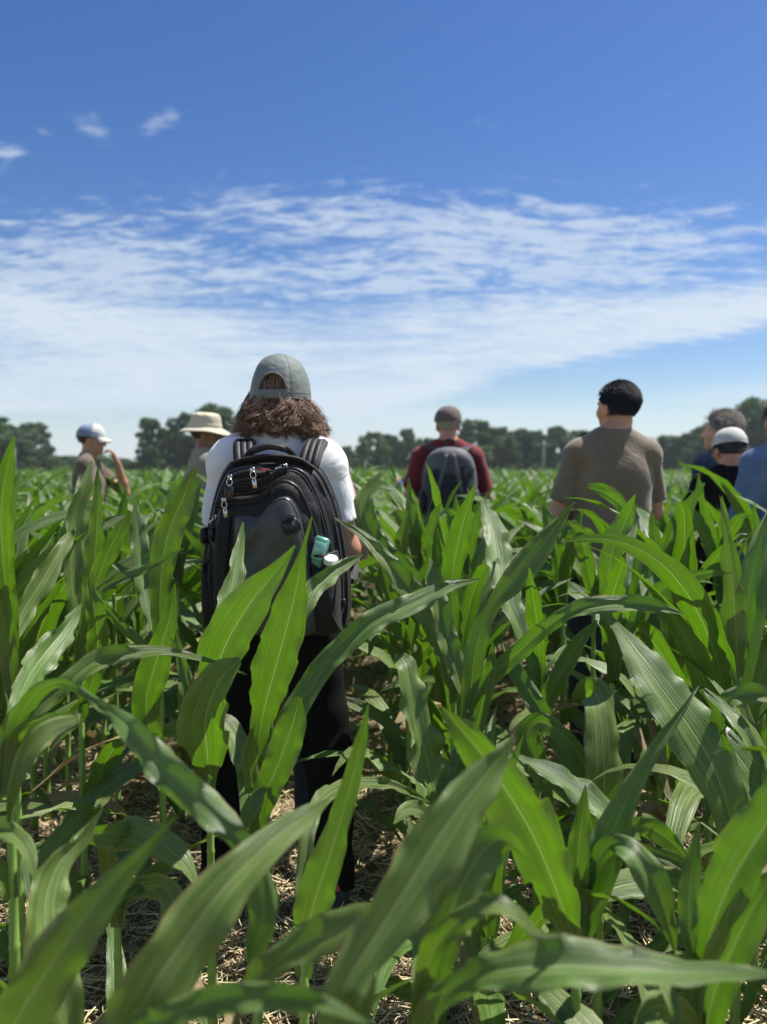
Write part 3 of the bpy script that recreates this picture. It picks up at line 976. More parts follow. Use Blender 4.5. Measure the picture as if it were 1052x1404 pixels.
    H('maize plant right of centre with a broad pale leaf folding over at its top', 826, 1.75, .66, [
        {'t': -0.5, 'p': [(803, 958, 1.72, 40, 1.2), (811, 948, 1.66, 44, .8), (820, 960, 1.62, 46, .1), (825, 1000, 1.62, 54, 0), (828, 1050, 1.64, 62, 0), (827, 1095, 1.68, 54, 0), (826, 1140, 1.73, 34, 0)], 'fold': .12, 'lean': 0.16},
        [(760, 1108, 1.8, 3, .4), (740, 1060, 1.8, 30, .4), (722, 1010, 1.8, 44, .3), (745, 990, 1.8, 30, .3), (790, 1030, 1.78, 26, .3), (820, 1100, 1.76, 22, .2)],
        [(690, 880, 2.0, 2, .1), (705, 915, 1.95, 20, .1), (745, 980, 1.88, 30, .1), (795, 1060, 1.8, 28, 0), (822, 1130, 1.76, 20, 0)],
    ])
    H('maize plant at right with a long broad silvery leaf falling to the right', 1018, 1.62, .72, [
        {'t': -0.5, 'p': [(778, 795, 1.56, 2, 0), (815, 828, 1.55, 9, 0), (850, 865, 1.53, 20, 0), (880, 905, 1.5, 48, 0), (912, 950, 1.48, 72, 0), (948, 1000, 1.47, 82, .05), (978, 1052, 1.47, 74, .1), (998, 1105, 1.48, 52, .2), (1006, 1150, 1.5, 40, .3), (1010, 1190, 1.56, 26, .2)], 'n': 56, 'fold': .2, 'lean': 0.22},
        [(1045, 1095, 1.4, 2, .3), (1042, 1050, 1.42, 16, .3), (1022, 1005, 1.45, 22, .3), (990, 968, 1.5, 18, .3), (962, 946, 1.53, 6, .3), (985, 985, 1.57, 8, .2), (1010, 1080, 1.6, 16, .1)],
        [(1075, 960, 1.6, 3, .3), (1040, 952, 1.6, 24, .3), (1000, 960, 1.6, 26, .3), (985, 1000, 1.62, 20, .2), (1008, 1080, 1.62, 16, 0)],
    ])
    H('maize plant in the bottom right corner with broad leaves leaning out of the picture', 962, 1.12, .60, [
        {'p': [(1110, 1040, 1.05, 4, 0), (1070, 1100, 1.06, 60, 0), (1032, 1160, 1.08, 78, 0), (1000, 1215, 1.09, 70, 0), (976, 1275, 1.11, 44, 0), (965, 1330, 1.12, 30, 0)], 't': 0.35, 'lean': -0.08},
        [(958, 1128, 1.16, 2, 0), (953, 1165, 1.15, 18, 0), (946, 1215, 1.14, 30, 0), (945, 1270, 1.13, 28, 0), (955, 1330, 1.12, 20, 0)],
        [(1085, 1180, 1.0, 3, .4), (1045, 1225, 1.02, 40, .3), (1010, 1290, 1.05, 60, .2), (980, 1360, 1.09, 54, .1), (966, 1420, 1.11, 34, 0)],
        [(870, 1404, 1.0, 6, 0), (900, 1380, 1.03, 40, .2), (935, 1390, 1.08, 36, .1), (955, 1430, 1.11, 30, 0)],
        [(935, 1440, .95, 3, 0), (925, 1380, .97, 20, 0), (908, 1330, 1.02, 22, .2), (940, 1320, 1.08, 22, .2)],
    ])
    H('maize plant in the middle of the field with two long leaves leaning up right', 642, 1.92, .78, [
        [(788, 688, 1.95, 2, .1), (760, 725, 1.94, 22, .1), (730, 765, 1.93, 38, .1), (700, 802, 1.92, 34, .1), (676, 830, 1.92, 22, .1), (655, 880, 1.92, 30, .1), (645, 950, 1.92, 28, 0)],
        [(938, 842, 1.7, 2, .4), (890, 830, 1.7, 20, .4), (835, 828, 1.72, 28, .35), (785, 838, 1.75, 26, .3), (748, 862, 1.8, 22, .2), (705, 900, 1.85, 26, .2), (662, 940, 1.9, 22, .1)],
        [(590, 765, 2.1, 3, -.2), (598, 810, 2.05, 26, -.2), (612, 870, 2.0, 30, -.1), (632, 930, 1.95, 26, 0)],
        [(676, 880, 1.85, 2, 0), (672, 920, 1.87, 20, 0), (660, 970, 1.9, 24, 0), (648, 1020, 1.92, 20, 0)],
    ])
    H('maize plant in the middle with small bright upright leaves right of the crossing leaves', 738, 2.1, .80, [
        {'p': [(726, 778, 2.05, 2, 0), (731, 815, 2.06, 20, 0), (737, 855, 2.08, 28, 0), (740, 900, 2.1, 22, 0)], 't': 0.4, 'lean': -0.1},
        {'p': [(660, 684, 2.2, 3, 0), (676, 725, 2.18, 34, 0), (684, 775, 2.15, 42, 0), (700, 830, 2.12, 34, 0), (728, 900, 2.1, 22, 0)], 't': -0.5, 'lean': 0.14},
        [(820, 850, 2.0, 2, .2), (795, 880, 2.03, 22, .2), (765, 930, 2.06, 26, .1), (745, 980, 2.09, 20, 0)],
    ])
    H('maize plant right of centre with a short bright leaf standing between darker ones', 838, 2.15, .82, [
        {'p': [(858, 757, 2.1, 2, 0), (851, 785, 2.1, 26, 0), (840, 820, 2.1, 32, 0), (836, 870, 2.13, 22, 0)], 't': 0.4, 'lean': -0.1},
        {'p': [(871, 678, 2.3, 2, 0), (858, 715, 2.28, 28, 0), (838, 765, 2.22, 32, 0), (832, 830, 2.18, 22, 0)], 't': 0.4, 'lean': -0.1},
        {'p': [(1008, 784, 2.0, 2, .4), (960, 788, 2.02, 16, .35), (912, 806, 2.05, 28, .3), (878, 840, 2.1, 24, .2), (848, 890, 2.14, 20, .1)], 't': -0.7},
        [(806, 668, 2.5, 2, .3), (835, 680, 2.45, 14, .3), (862, 710, 2.4, 20, .2), (856, 790, 2.25, 20, .1), (842, 860, 2.17, 18, 0)],
    ])
    H('maize plant just right of the backpack with a long leaf bowing down to the right', 622, 2.2, .86, [
        {'p': [(652, 664, 2.25, 2, 0), (640, 700, 2.24, 22, 0), (628, 745, 2.22, 34, 0), (620, 800, 2.2, 28, 0)], 't': 0.3, 'lean': -0.1},
        {'p': [(458, 710, 1.95, 2, .2), (498, 735, 1.96, 14, .2), (535, 775, 1.98, 28, .15), (570, 822, 2.03, 38, .1), (598, 872, 2.1, 32, .1), (616, 930, 2.17, 22, 0)], 't': -0.5, 'lean': 0.14},
        [(525, 645, 2.5, 3, .2), (500, 690, 2.45, 30, .2), (515, 740, 2.4, 32, .1), (570, 800, 2.3, 30, .1), (612, 870, 2.22, 22, 0)],
    ])
    H('maize plant at the far left with a pale twisted leaf beside dark upright ones', 22, 1.72, .80, [
        {'p': [(104, 724, 1.68, 3, .1), (82, 755, 1.68, 26, .1), (55, 800, 1.69, 36, .1), (25, 850, 1.70, 30, .1), (10, 900, 1.71, 20, 0)], 't': -0.55, 'lean': 0.18},
        [(20, 598, 1.4, 2, 0), (10, 640, 1.45, 20, 0), (2, 700, 1.5, 32, 0), (5, 780, 1.6, 30, 0), (15, 860, 1.7, 22, 0)],
        [(-30, 720, 1.6, 4, 0), (-10, 790, 1.62, 30, 0), (5, 860, 1.68, 28, 0)],
    ])
    H('maize plant at the left with a tall leaf tip reaching up to the capped man', 112, 2.05, .86, [
        {'p': [(126, 632, 2.0, 2, -.1), (116, 670, 2.0, 20, -.1), (104, 712, 2.02, 28, 0), (102, 780, 2.03, 30, 0), (108, 850, 2.05, 24, 0)], 't': -0.3, 'lean': 0.08},
        [(135, 640, 2.0, 2, .5), (134, 700, 2.0, 20, .4), (130, 770, 2.02, 28, .3), (122, 840, 2.04, 24, .1)],
        [(180, 702, 1.95, 3, -.3), (165, 725, 1.95, 22, -.3), (145, 765, 1.97, 26, -.2), (130, 810, 2.0, 22, -.1), (118, 880, 2.04, 20, 0)],
        {'p': [(120, 790, 1.8, 2, 0), (128, 830, 1.82, 26, 0), (134, 880, 1.88, 30, 0), (125, 940, 1.95, 22, 0)], 't': -0.3},
    ])
    H('maize plant left of the backpack with dark upright leaves and a thin leaf pointing right', 222, 2.0, .86, [
        [(268, 640, 1.95, 3, -.2), (252, 680, 1.95, 32, -.2), (230, 735, 1.96, 40, -.1), (220, 800, 1.98, 30, 0), (220, 870, 2.0, 22, 0)],
        [(252, 752, 1.85, 2, .3), (215, 772, 1.86, 10, .3), (170, 792, 1.87, 16, .3), (136, 815, 1.88, 16, .3), (160, 850, 1.92, 14, .2), (210, 900, 1.98, 16, 0)],
        [(240, 800, 1.75, 2, 0), (232, 850, 1.78, 24, 0), (212, 915, 1.84, 44, 0), (200, 970, 1.9, 40, 0), (212, 1030, 1.96, 24, 0)],
        [(185, 685, 2.2, 2, 0), (190, 730, 2.17, 24, 0), (198, 790, 2.12, 28, 0), (212, 860, 2.05, 22, 0)],
    ])


def more_heroes():
    H = hero_plant
    H('maize plant in the gap just right of the backpack with crossing pale leaves', 535, 3.0, .98, [
        [(500, 700, 2.95, 2, -.3), (508, 735, 2.96, 20, -.3), (524, 790, 2.99, 20, -.1)],
        {'p': [(560, 700, 2.9, 2, 0), (552, 740, 2.92, 20, 0), (541, 800, 2.97, 20, 0)], 't': .4},
        [(490, 800, 2.8, 2, -.5), (505, 780, 2.84, 18, -.5), (528, 815, 2.95, 18, -.2)],
        [(585, 815, 2.8, 2, .3), (568, 795, 2.84, 18, .3), (543, 830, 2.95, 18, .1)],
    ])
    H('maize plant with arching leaves between the backpack and the crinkled leaf', 560, 2.45, .90, [
        [(520, 770, 2.4, 2, -.3), (530, 805, 2.41, 22, -.3), (548, 865, 2.44, 22, -.1)],
        {'p': [(592, 750, 2.35, 2, 0), (584, 795, 2.38, 24, 0), (568, 860, 2.43, 22, 0)], 't': .4},
        [(505, 900, 2.25, 2, -.5), (520, 870, 2.3, 20, -.5), (550, 905, 2.42, 20, -.2)],
        [(625, 905, 2.3, 2, .3), (605, 872, 2.33, 20, .3), (572, 905, 2.42, 20, .1)],
    ])
    H('maize plant in front of the man in olive, one leaf arching across his back', 812, 2.75, .92, [
        [(806, 664, 2.7, 2, .3), (828, 668, 2.7, 12, .3), (852, 692, 2.7, 16, .2), (850, 740, 2.72, 18, .1), (826, 800, 2.74, 16, 0)],
        [(768, 742, 2.6, 2, .3), (780, 720, 2.62, 16, .2), (798, 740, 2.66, 22, .1), (810, 800, 2.72, 18, 0)],
        {'p': [(872, 690, 2.6, 2, 0), (862, 716, 2.62, 20, 0), (842, 760, 2.66, 26, 0), (822, 810, 2.72, 20, 0)], 't': .4},
        [(880, 745, 2.7, 2, -.4), (858, 752, 2.7, 20, -.4), (832, 790, 2.73, 18, -.2)],
    ])
    H('maize plant left of the man in olive with a pale folded leaf near his elbow', 770, 2.9, .95, [
        [(745, 690, 2.85, 2, -.4), (752, 715, 2.85, 20, -.4), (764, 760, 2.88, 22, -.2), (769, 810, 2.9, 16, 0)],
        [(800, 700, 2.8, 2, .3), (790, 725, 2.82, 16, .3), (778, 765, 2.86, 18, .2), (772, 810, 2.89, 14, 0)],
        [(820, 735, 2.7, 2, -.6), (802, 728, 2.74, 16, -.6), (784, 750, 2.8, 18, -.3), (773, 800, 2.88, 14, 0)],
    ])
    H('maize plant right of the man in olive with a tall grey-green leaf', 905, 2.7, .95, [
        {'p': [(966, 662, 2.6, 3, 0), (945, 690, 2.62, 22, 0), (922, 730, 2.65, 30, 0), (908, 785, 2.69, 20, 0)], 't': -.5},
        [(893, 700, 2.7, 2, 0), (897, 730, 2.7, 16, 0), (903, 780, 2.7, 18, 0)],
        [(940, 735, 2.65, 2, .3), (928, 742, 2.66, 16, .3), (912, 780, 2.68, 16, .1)],
    ])
    H('maize plant with narrow bright leaves in front of the person in the off-white cap', 985, 2.85, .95, [
        {'p': [(958, 650, 2.8, 2, 0), (962, 680, 2.8, 12, 0), (974, 720, 2.82, 16, 0), (983, 770, 2.84, 14, 0)], 't': .5},
        {'p': [(990, 680, 2.7, 2, 0), (994, 705, 2.72, 12, 0), (992, 750, 2.78, 16, 0), (986, 790, 2.84, 14, 0)], 't': .5},
        [(1030, 705, 2.7, 2, -.5), (1012, 712, 2.72, 16, -.5), (994, 750, 2.8, 16, -.2)],
        [(940, 700, 2.8, 2, -.5), (955, 712, 2.8, 18, -.4), (975, 755, 2.83, 16, 0)],
    ])
    H('maize plant at the right edge in front of the denim shirt', 1045, 2.5, .95, [
        {'p': [(1034, 690, 2.45, 2, 0), (1038, 720, 2.46, 14, 0), (1042, 770, 2.48, 18, 0)], 't': .5},
        [(1075, 715, 2.4, 2, -.4), (1058, 722, 2.42, 20, -.4), (1046, 765, 2.47, 18, 0)],
        [(1010, 745, 2.45, 2, -.3), (1022, 740, 2.46, 18, -.3), (1040, 790, 2.49, 16, 0)],
    ])
    H('maize plant in front of the man in red with bright upright leaves', 640, 3.1, .98, [
        {'p': [(625, 680, 3.05, 2, 0), (628, 705, 3.05, 14, 0), (636, 750, 3.08, 16, 0)], 't': .5},
        [(662, 690, 3.0, 2, .2), (655, 710, 3.02, 14, .2), (645, 750, 3.07, 16, 0)],
        [(600, 712, 3.0, 2, -.5), (615, 705, 3.02, 16, -.5), (634, 745, 3.08, 14, 0)],
    ])
    H('maize plant left of the man in red with a light grey-green leaf', 575, 3.0, .98, [
        [(560, 655, 2.95, 2, -.5), (562, 690, 2.96, 16, -.5), (570, 740, 2.98, 18, -.2)],
        {'p': [(605, 690, 2.9, 2, 0), (596, 712, 2.92, 16, 0), (582, 755, 2.97, 18, 0)], 't': .4},
        [(535, 705, 2.95, 2, -.2), (548, 708, 2.96, 16, -.2), (568, 750, 2.99, 16, 0)],
    ])
    H('maize plant in front of the man in the blue cap with pale leaf tips', 160, 3.0, .98, [
        [(172, 672, 2.95, 2, -.3), (168, 700, 2.96, 14, -.3), (162, 750, 2.99, 18, 0)],
        [(128, 690, 2.95, 2, .3), (138, 705, 2.96, 14, .3), (154, 750, 2.99, 16, 0)],
        {'p': [(195, 700, 2.9, 2, 0), (186, 715, 2.92, 16, 0), (168, 760, 2.98, 16, 0)], 't': -.5},
    ])
    H('maize plant below the bucket hat with a dark leaf leaning right', 248, 2.9, .98, [
        [(275, 655, 2.85, 2, .2), (266, 685, 2.86, 16, .2), (254, 735, 2.89, 18, 0)],
        {'p': [(232, 668, 2.9, 2, 0), (236, 695, 2.9, 14, 0), (245, 745, 2.9, 16, 0)], 't': .5},
        [(212, 700, 2.9, 2, -.4), (222, 706, 2.9, 16, -.4), (241, 750, 2.9, 14, 0)],
    ])


def in_view(x, y, margin=.35):
    return y > .25 and abs(x) < y * .5 + margin


PEOPLE_XY = []      # (x, y, r) kept free of stalks, filled before planting


def plant_field():
    rng = np.random.default_rng(21)
    # rows run away from the camera, slightly skewed
    rows = np.arange(-60, 61)
    cand = []
    for r in rows:
        x0 = .20 + r * .76
        y = .55 + rng.random() * .2
        while y < 9.2:
            x = x0 + .012 * y + rng.normal(0, .025)
            if in_view(x, y, .55):
                cand.append((x, y))
            y += .175 + rng.normal(0, .02)
    ok = []
    for x, y in cand:
        if any((x - a) ** 2 + (y - b) ** 2 < .15 ** 2 for a, b in hero_xy):
            continue
        if any((x - a) ** 2 + (y - b) ** 2 < r * r for a, b, r in PEOPLE_XY):
            continue
        if y < 1.42 and abs(x) < .62 * y + .1:      # the nearest ones are placed one by one
            continue
        if y < 1.0:
            continue
        if y < 2.5 and -.62 < x < .12 :          # open view of the hiker
            continue
        ok.append((x, y))
    ok.sort(key=lambda q: q[1])
    ok = ok[:300 - len(hero_xy)]
    protos = []
    for i in range(9):
        protos.append(plant_geos(rng, 7, 16))
    meshes = []
    for geos in protos:
        ms = []
        for kind, v, f, uv in geos:
            o = MB().add(v, f, uv).build(kind, M['stalk'] if kind == 'stalk' else (M['dry'] if kind == 'dry_leaf' else M['leaf']))
            ms.append((kind, o.data))
            bpy.data.objects.remove(o)
        mb = MB()
        for kind, v, f, uv in geos:
            mb.add(v, f, uv)
        o = mb.build('maize_plant', M['leaf'])
        whole = o.data
        bpy.data.objects.remove(o)
        meshes.append((ms, whole))
    for i, (x, y) in enumerate(ok):
        ms, whole = meshes[int(rng.integers(len(meshes)))]
        s = 1.0 + rng.normal(0, .05)
        if y < 2.0:
            s = min(s, 1.0) * .84
        elif y < 2.6 and -.75 < x < .25:
            s = min(s, 1.0) * .90
        else:
            s *= 1.11 if y < 4.4 else 1.12
        if y < 4.4:
            root = empty('maize_plant', (x, y, float(ground_h(x, y)) - .005), rng.random() * 6.28)
            for kind, me in ms:
                c = bpy.data.objects.new(kind, me)
                COL.objects.link(c)
                c.parent = root
        else:
            root = bpy.data.objects.new('maize_plant', whole)
            COL.objects.link(root)
            root.location = (x, y, float(ground_h(x, y)) - .005)
            root.rotation_euler = (0, 0, rng.random() * 6.28)
        root.scale = (s, s, s * (1 + rng.normal(0, .04)))
        px = 526 + FPX * x / y
        where = [w for lim, w in ((60, 'at the left edge'), (165, 'below the man in the blue cap'), (262, 'below the bucket hat'), (400, 'behind the backpack wearer'),
                                  (500, 'just right of the backpack wearer'), (580, 'left of the man in red'), (680, 'below the man in red'), (765, 'between the men in red and olive'),
                                  (850, 'below the left arm of the man in olive'), (930, 'below the right arm of the man in olive'), (1020, 'below the person in the white cap'), (9999, 'at the right edge')) if px < lim][0]
        how = [w for lim, w in ((2.2, 'closest'), (3.0, 'near'), (4.4, 'mid-distance'), (5.6, 'farther'), (6.8, 'far'), (99, 'farthest')) if y < lim][0]
        tag(root, how + ' maize plant in the rows ' + where, 'maize plant', G_MAIZE)
    groups = {}
    for o in list(bpy.data.objects):
        if o.get('category') == 'maize plant':
            groups.setdefault(o['label'], []).append(o)
    words = ['leftmost', 'second', 'third', 'fourth', 'fifth', 'sixth', 'seventh', 'eighth', 'ninth', 'tenth', 'eleventh', 'twelfth', 'thirteenth', 'fourteenth', 'fifteenth']
    for lab, os_ in groups.items():
        if len(os_) > 1:
            os_.sort(key=lambda o: o.location.x / o.location.y)
            for i, o in enumerate(os_):
                o['label'] = ('rightmost' if i == len(os_) - 1 else words[min(i, 14)]) + ' ' + lab
    ymax = ok[-1][1]
    return ymax


def far_field(y0):
    """all the maize beyond the counted plants: one mass"""
    rng = np.random.default_rng(77)
    protos = []
    for i in range(5):
        mb = MB()
        for kind, v, f, uv in plant_geos(rng, 3, 7):
            if kind == 'leaf':
                mb.add(v, f, uv)
        protos.append((np.concatenate(mb.v), np.concatenate(mb.f), np.concatenate(mb.uv)))
    protos2 = []
    for i in range(5):
        mb = MB()
        gs = [g for g in plant_geos(rng, 3, 5) if g[0] == 'leaf'][4:]
        for kind, v, f, uv in gs:
            mb.add(v, f, uv)
        protos2.append((np.concatenate(mb.v), np.concatenate(mb.f), np.concatenate(mb.uv)))
    VV, FF, UU = [], [], []
    off = 0
    def emit(x, y, s, pr):
        nonlocal off
        v, f, uv = pr[int(rng.integers(len(pr)))]
        a = rng.random() * 6.28
        c, sn = math.cos(a), math.sin(a)
        w = np.empty_like(v)
        w[:, 0] = (v[:, 0] * c - v[:, 1] * sn) * s + x
        w[:, 1] = (v[:, 0] * sn + v[:, 1] * c) * s + y
        w[:, 2] = v[:, 2] * min(s, 1.16) * (1 + rng.normal(0, .05))
        VV.append(w); FF.append(f + off); UU.append(uv)
        off += len(v)
    for r in range(-60, 61):
        x0 = .20 + r * .76
        y = y0 + .1 + rng.random() * .2
        while y < 24:
            x = x0 + .012 * y + rng.normal(0, .03)
            if abs(x) < y * .5 + 1.2 and not any((x - a) ** 2 + (y - b) ** 2 < q * q for a, b, q in PEOPLE_XY):
                emit(x, y, 1.13 + rng.normal(0, .05), protos)
            y += .19 if y < 15 else .27
    y = 24.0
    while y < 95:
        step = .5 + (y - 24) * .022
        x = -(y * .5 + 4)
        while x < y * .5 + 4:
            emit(x + rng.normal(0, .2), y + rng.normal(0, .2), 1.15 + (y - 24) * .009, protos2)
            x += .48 + (y - 24) * .016
        y += step
    o = mesh_from('distant_maize', np.concatenate(VV), np.concatenate(FF), M['far_leaf'], True, np.concatenate(UU))
    tag(o, 'distant maize running back to the trees as one green mass', 'maize field', None, 'stuff')


# ================================================================= trees
def make_trees():
    rng = np.random.default_rng(3)
    m, t, b = new_mat('tree_foliage')
    setp(b, rough=.6, spec=.25)
    g = t.add('ShaderNodeNewGeometry')
    oi = t.add('ShaderNodeObjectInfo')
    r = g.outputs['Random Per Island']
    c = t.mix(r, (.036, .084, .028), (.095, .165, .048))
    hv = t.add('ShaderNodeHueSaturation')
    t.link(c, hv.inputs['Color'])
    t.link(t.ss(oi.outputs['Random'], 0, 1, .48, .515), hv.inputs['Hue'])
    t.link(t.ss(t.m('FRACT', t.m('MULTIPLY', oi.outputs['Random'], 5.1)), 0, 1, .75, 1.3), hv.inputs['Value'])
    t.link(hv.outputs[0], b.inputs['Base Color'])
    tr = t.add('ShaderNodeBsdfTranslucent')
    tr.inputs[0].default_value = (.07, .15, .02, 1)
    mx = t.add('ShaderNodeMixShader'); mx.inputs[0].default_value = .25
    t.link(b.outputs[0], mx.inputs[1]); t.link(tr.outputs[0], mx.inputs[2])
    t.link(mx.outputs[0], t.n['Material Output'].inputs[0])
    bark = plain_mat('tree_bark', (.10, .075, .055), .9, bump=.6, bscale=8)

    def crown_mesh(kind):
        """leaf clumps on many limbs' ends; unit height about 1"""
        V, F = [], []
        lobes = []
        nl = 64 if kind != 2 else 44
        for i in range(nl):
            a = rng.random() * 6.28
            zz_ = rng.random()
            if kind == 0:
                rmax = .44 * math.sin(math.pi * (.12 + .80 * zz_)) ** .7
            elif kind == 1:
                rmax = .34 * (1 - zz_ * .75) + .05
            else:
                rmax = .30 * math.sin(math.pi * (.15 + .7 * zz_))
            rr_ = rmax * (.35 + .65 * rng.random())
            lobes.append((math.cos(a) * rr_, math.sin(a) * rr_, .10 + .84 * zz_, .045 + .07 * rng.random() ** 1.5))
        off = 0
        for (cx, cy, cz, cr) in lobes:
            n = int(190 * (cr / .1) ** 2) + 20
            d = norm(rng.normal(size=(n, 3)))
            rad_ = cr * (.55 + .55 * rng.random(n) ** .6)
            c = np.array([cx, cy, cz]) + d * rad_[:, None] * np.array([1.15, 1.15, .8])
            s = .016 + .016 * rng.random(n)
            n1 = norm(d + rng.normal(size=(n, 3)) * .7)
            a1 = norm(np.cross(n1, rng.normal(size=(n, 3))))
            b1 = np.cross(n1, a1)
            q = np.stack([c + a1 * s[:, None], c + b1 * (s * .7)[:, None], c - a1 * s[:, None], c - b1 * (s * .7)[:, None]], 1)
            V.append(q.reshape(-1, 3))
            F.append(np.arange(n * 4).reshape(n, 4) + off)
            off += n * 4
        return np.concatenate(V), np.concatenate(F), lobes

    def trunk_mesh(lobes):
        mb = MB()
        z = np.linspace(-.005, .62, 8)
        p = np.stack([.012 * np.sin(z * 9), .012 * np.cos(z * 7) - .012, z], -1)
        mb.add(*tube_geo(p, np.linspace(.026, .010, 8), 7))
        for (cx, cy, cz, cr) in lobes[::6]:
            z0 = max(.12, cz * .55)
            q = np.array([[0, 0, z0], [cx * .5, cy * .5, (z0 + cz) / 2 + .01], [cx, cy, cz]])
            mb.add(*tube_geo(catmull(q, 6), np.linspace(.010, .003, 6), 5))
        return mb

    kinds = []
    for k in (0, 1, 2, 0, 1):
        v, f, lobes = crown_mesh(k)
        oc = mesh_from('crown', v, f, m, smooth=False)
        ot = trunk_mesh(lobes).build('trunk', bark)
        kinds.append((oc.data, ot.data))
        bpy.data.objects.remove(oc); bpy.data.objects.remove(ot)

    placed = []
    def tree(px, top, d, wpx, kind, label):
        q = pixdir(px, 645)
        h = CAM_H + pixdir(px, top).z * d * 1.10 + .3
        w = wpx / FPX * d
        root = empty('tree', (q.x * d, d, 0), rng.random() * 6.28)
        oc, ot = kinds[kind]
        c = bpy.data.objects.new('crown', oc); COL.objects.link(c); c.parent = root
        tt = bpy.data.objects.new('trunk', ot); COL.objects.link(tt); tt.parent = root
        root.scale = (w / .80, w / .80, h / .99)
        tag(root, label, 'tree', 'trees along the far edge of the field')
        placed.append((label, px, root))

    L1 = 'rounded green tree in the clump at the left edge'
    for a in ((4, 580, 88, 95, 0), (46, 590, 92, 66, 3), (-38, 570, 90, 90, 0), (22, 606, 84, 64, 0), (66, 618, 95, 36, 0)):
        tree(*a, L1)
    L2 = 'low distant tree left of the bucket hat man'
    for a in ((98, 630, 128, 40, 0), (132, 627, 130, 50, 3), (168, 631, 126, 44, 0)):
        tree(*a, L2)
    L3 = 'tall airy tree between the bucket hat and the blue cap'
    for a in ((206, 583, 88, 58, 2), (232, 596, 90, 56, 2)):
        tree(*a, L3)
    L4 = 'tall dark tree behind bucket hat and backpack wearer'
    for a in ((262, 574, 86, 72, 0), (300, 568, 84, 84, 3), (335, 578, 88, 70, 0), (246, 612, 92, 50, 0), (375, 588, 90, 70, 3), (410, 605, 96, 60, 0), (440, 614, 98, 54, 3)):
        tree(*a, L4)
    L5 = 'dark tree between the backpack wearer and the man in red'
    for a in ((478, 616, 104, 40, 0), (512, 598, 92, 46, 0), (536, 604, 95, 44, 3), (560, 594, 93, 40, 0), (590, 606, 98, 52, 0)):
        tree(*a, L5)
    L6 = 'dark tree between the man in red and the man in olive'
    for a in ((628, 600, 95, 60, 0), (652, 586, 88, 64, 3), (684, 592, 90, 60, 0), (712, 597, 94, 50, 3), (733, 596, 92, 48, 0), (760, 594, 92, 54, 3), (790, 596, 96, 58, 0), (820, 600, 98, 56, 0), (850, 604, 100, 60, 3)):
        tree(*a, L6)
    L7 = 'dark tree right of the man in olive'
    for a in ((884, 606, 98, 60, 0), (918, 605, 95, 54, 3), (946, 600, 92, 60, 0), (966, 594, 96, 60, 3)):
        tree(*a, L7)
    L8 = 'taller tree behind the grey haired man at right'
    for a in ((1000, 578, 86, 80, 0), (1040, 560, 84, 84, 3), (1085, 556, 84, 90, 0), (1025, 590, 90, 66, 0)):
        tree(*a, L8)
    # undergrowth that closes the foot of the tree line
    for px in range(-60, 1130, 46):
        tree(px + rng.normal(0, 8), 630 + rng.normal(0, 4), 101, 76, 0 if rng.random() < .5 else 3,
             'low shrub at the foot of the far tree line')


    for lab in set(q[0] for q in placed):
        grp = sorted([q for q in placed if q[0] == lab], key=lambda q: q[1])
        if len(grp) > 1:
            for i, (l, px, r) in enumerate(grp):
                nm = ['leftmost', 'second', 'third', 'fourth', 'fifth', 'sixth', 'seventh', 'eighth', 'ninth', 'tenth', 'eleventh', 'twelfth', 'thirteenth', 'fourteenth', 'fifteenth', 'sixteenth', 'seventeenth', 'eighteenth', 'nineteenth', 'twentieth', 'twenty-first', 'twenty-second', 'twenty-third', 'twenty-fourth', 'twenty-fifth', 'twenty-sixth', 'twenty-seventh'][i]
                r['label'] = (nm + ' ' + l) if i < len(grp) - 1 else ('rightmost ' + l)


def make_haze(dens):
    v = [(x, y, z) for x in (-195, 195) for y in (-45, 195) for z in (-1.1, 16)]
    f = [(0, 1, 3, 2), (4, 6, 7, 5), (0, 4, 5, 1), (2, 3, 7, 6), (0, 2, 6, 4), (1, 5, 7, 3)]
    m = bpy.data.materials.new('haze')
    m.use_nodes = True
    t = NT(m.node_tree)
    t.n.clear()
    out = t.add('ShaderNodeOutputMaterial')
    pv_ = t.add('ShaderNodeVolumePrincipled')
    pv_.inputs['Color'].default_value = (.80, .90, 1.0, 1)
    pv_.inputs['Density'].default_value = dens
    pv_.inputs['Anisotropy'].default_value = .3
    t.link(pv_.outputs[0], out.inputs['Volume'])
    o = mesh_from('haze', v, f, m, smooth=False)
    tag(o, 'pale summer haze over the field', None, None, 'stuff')


def poles():
    gal = plain_mat('weathered_pole', (.17, .18, .18), .7, bump=.3)
    mb = MB()
    q = pixdir(745, 645); d = 82
    x = q.x * d
    h = CAM_H + pixdir(745, 604).z * d
    mb.add(*tube_geo([(0, 0, 0), (0, 0, h * .5), (0, 0, h)], [.17, .16, .14], 10))
    root = empty('utility_pole', (x, d, 0))
    mb.build('pole', gal, root)
    MB().add(*box_geo((0, -.16, h - .5), (1.5, .12, .14), bevel=.01)).build('crossarm', gal, root)
    tag(root, 'pale utility pole before the dark trees between the two men', 'pole')
    q = pixdir(20, 645); d = 60
    h = CAM_H + pixdir(20, 612).z * d
    root = empty('lamp_post', (q.x * d, d, 0))
    MB().add(*tube_geo([(0, 0, 0), (0, 0, h * .5), (0, 0, h)], [.13, .11, .08], 10)).build('pole', gal, root)
    MB().add(*tube_geo(catmull([(0, 0, h - .05), (.35, 0, h + .45), (.9, 0, h + .85)], 8), .05, 8)).build('arm', gal, root)
    MB().add(*box_geo((1.1, 0, h + .88), (.6, .25, .12), bevel=.03)).build('lamp_head', gal, root)
    tag(root, 'tall grey lamp post with a slanting arm at the left edge', 'lamp post')
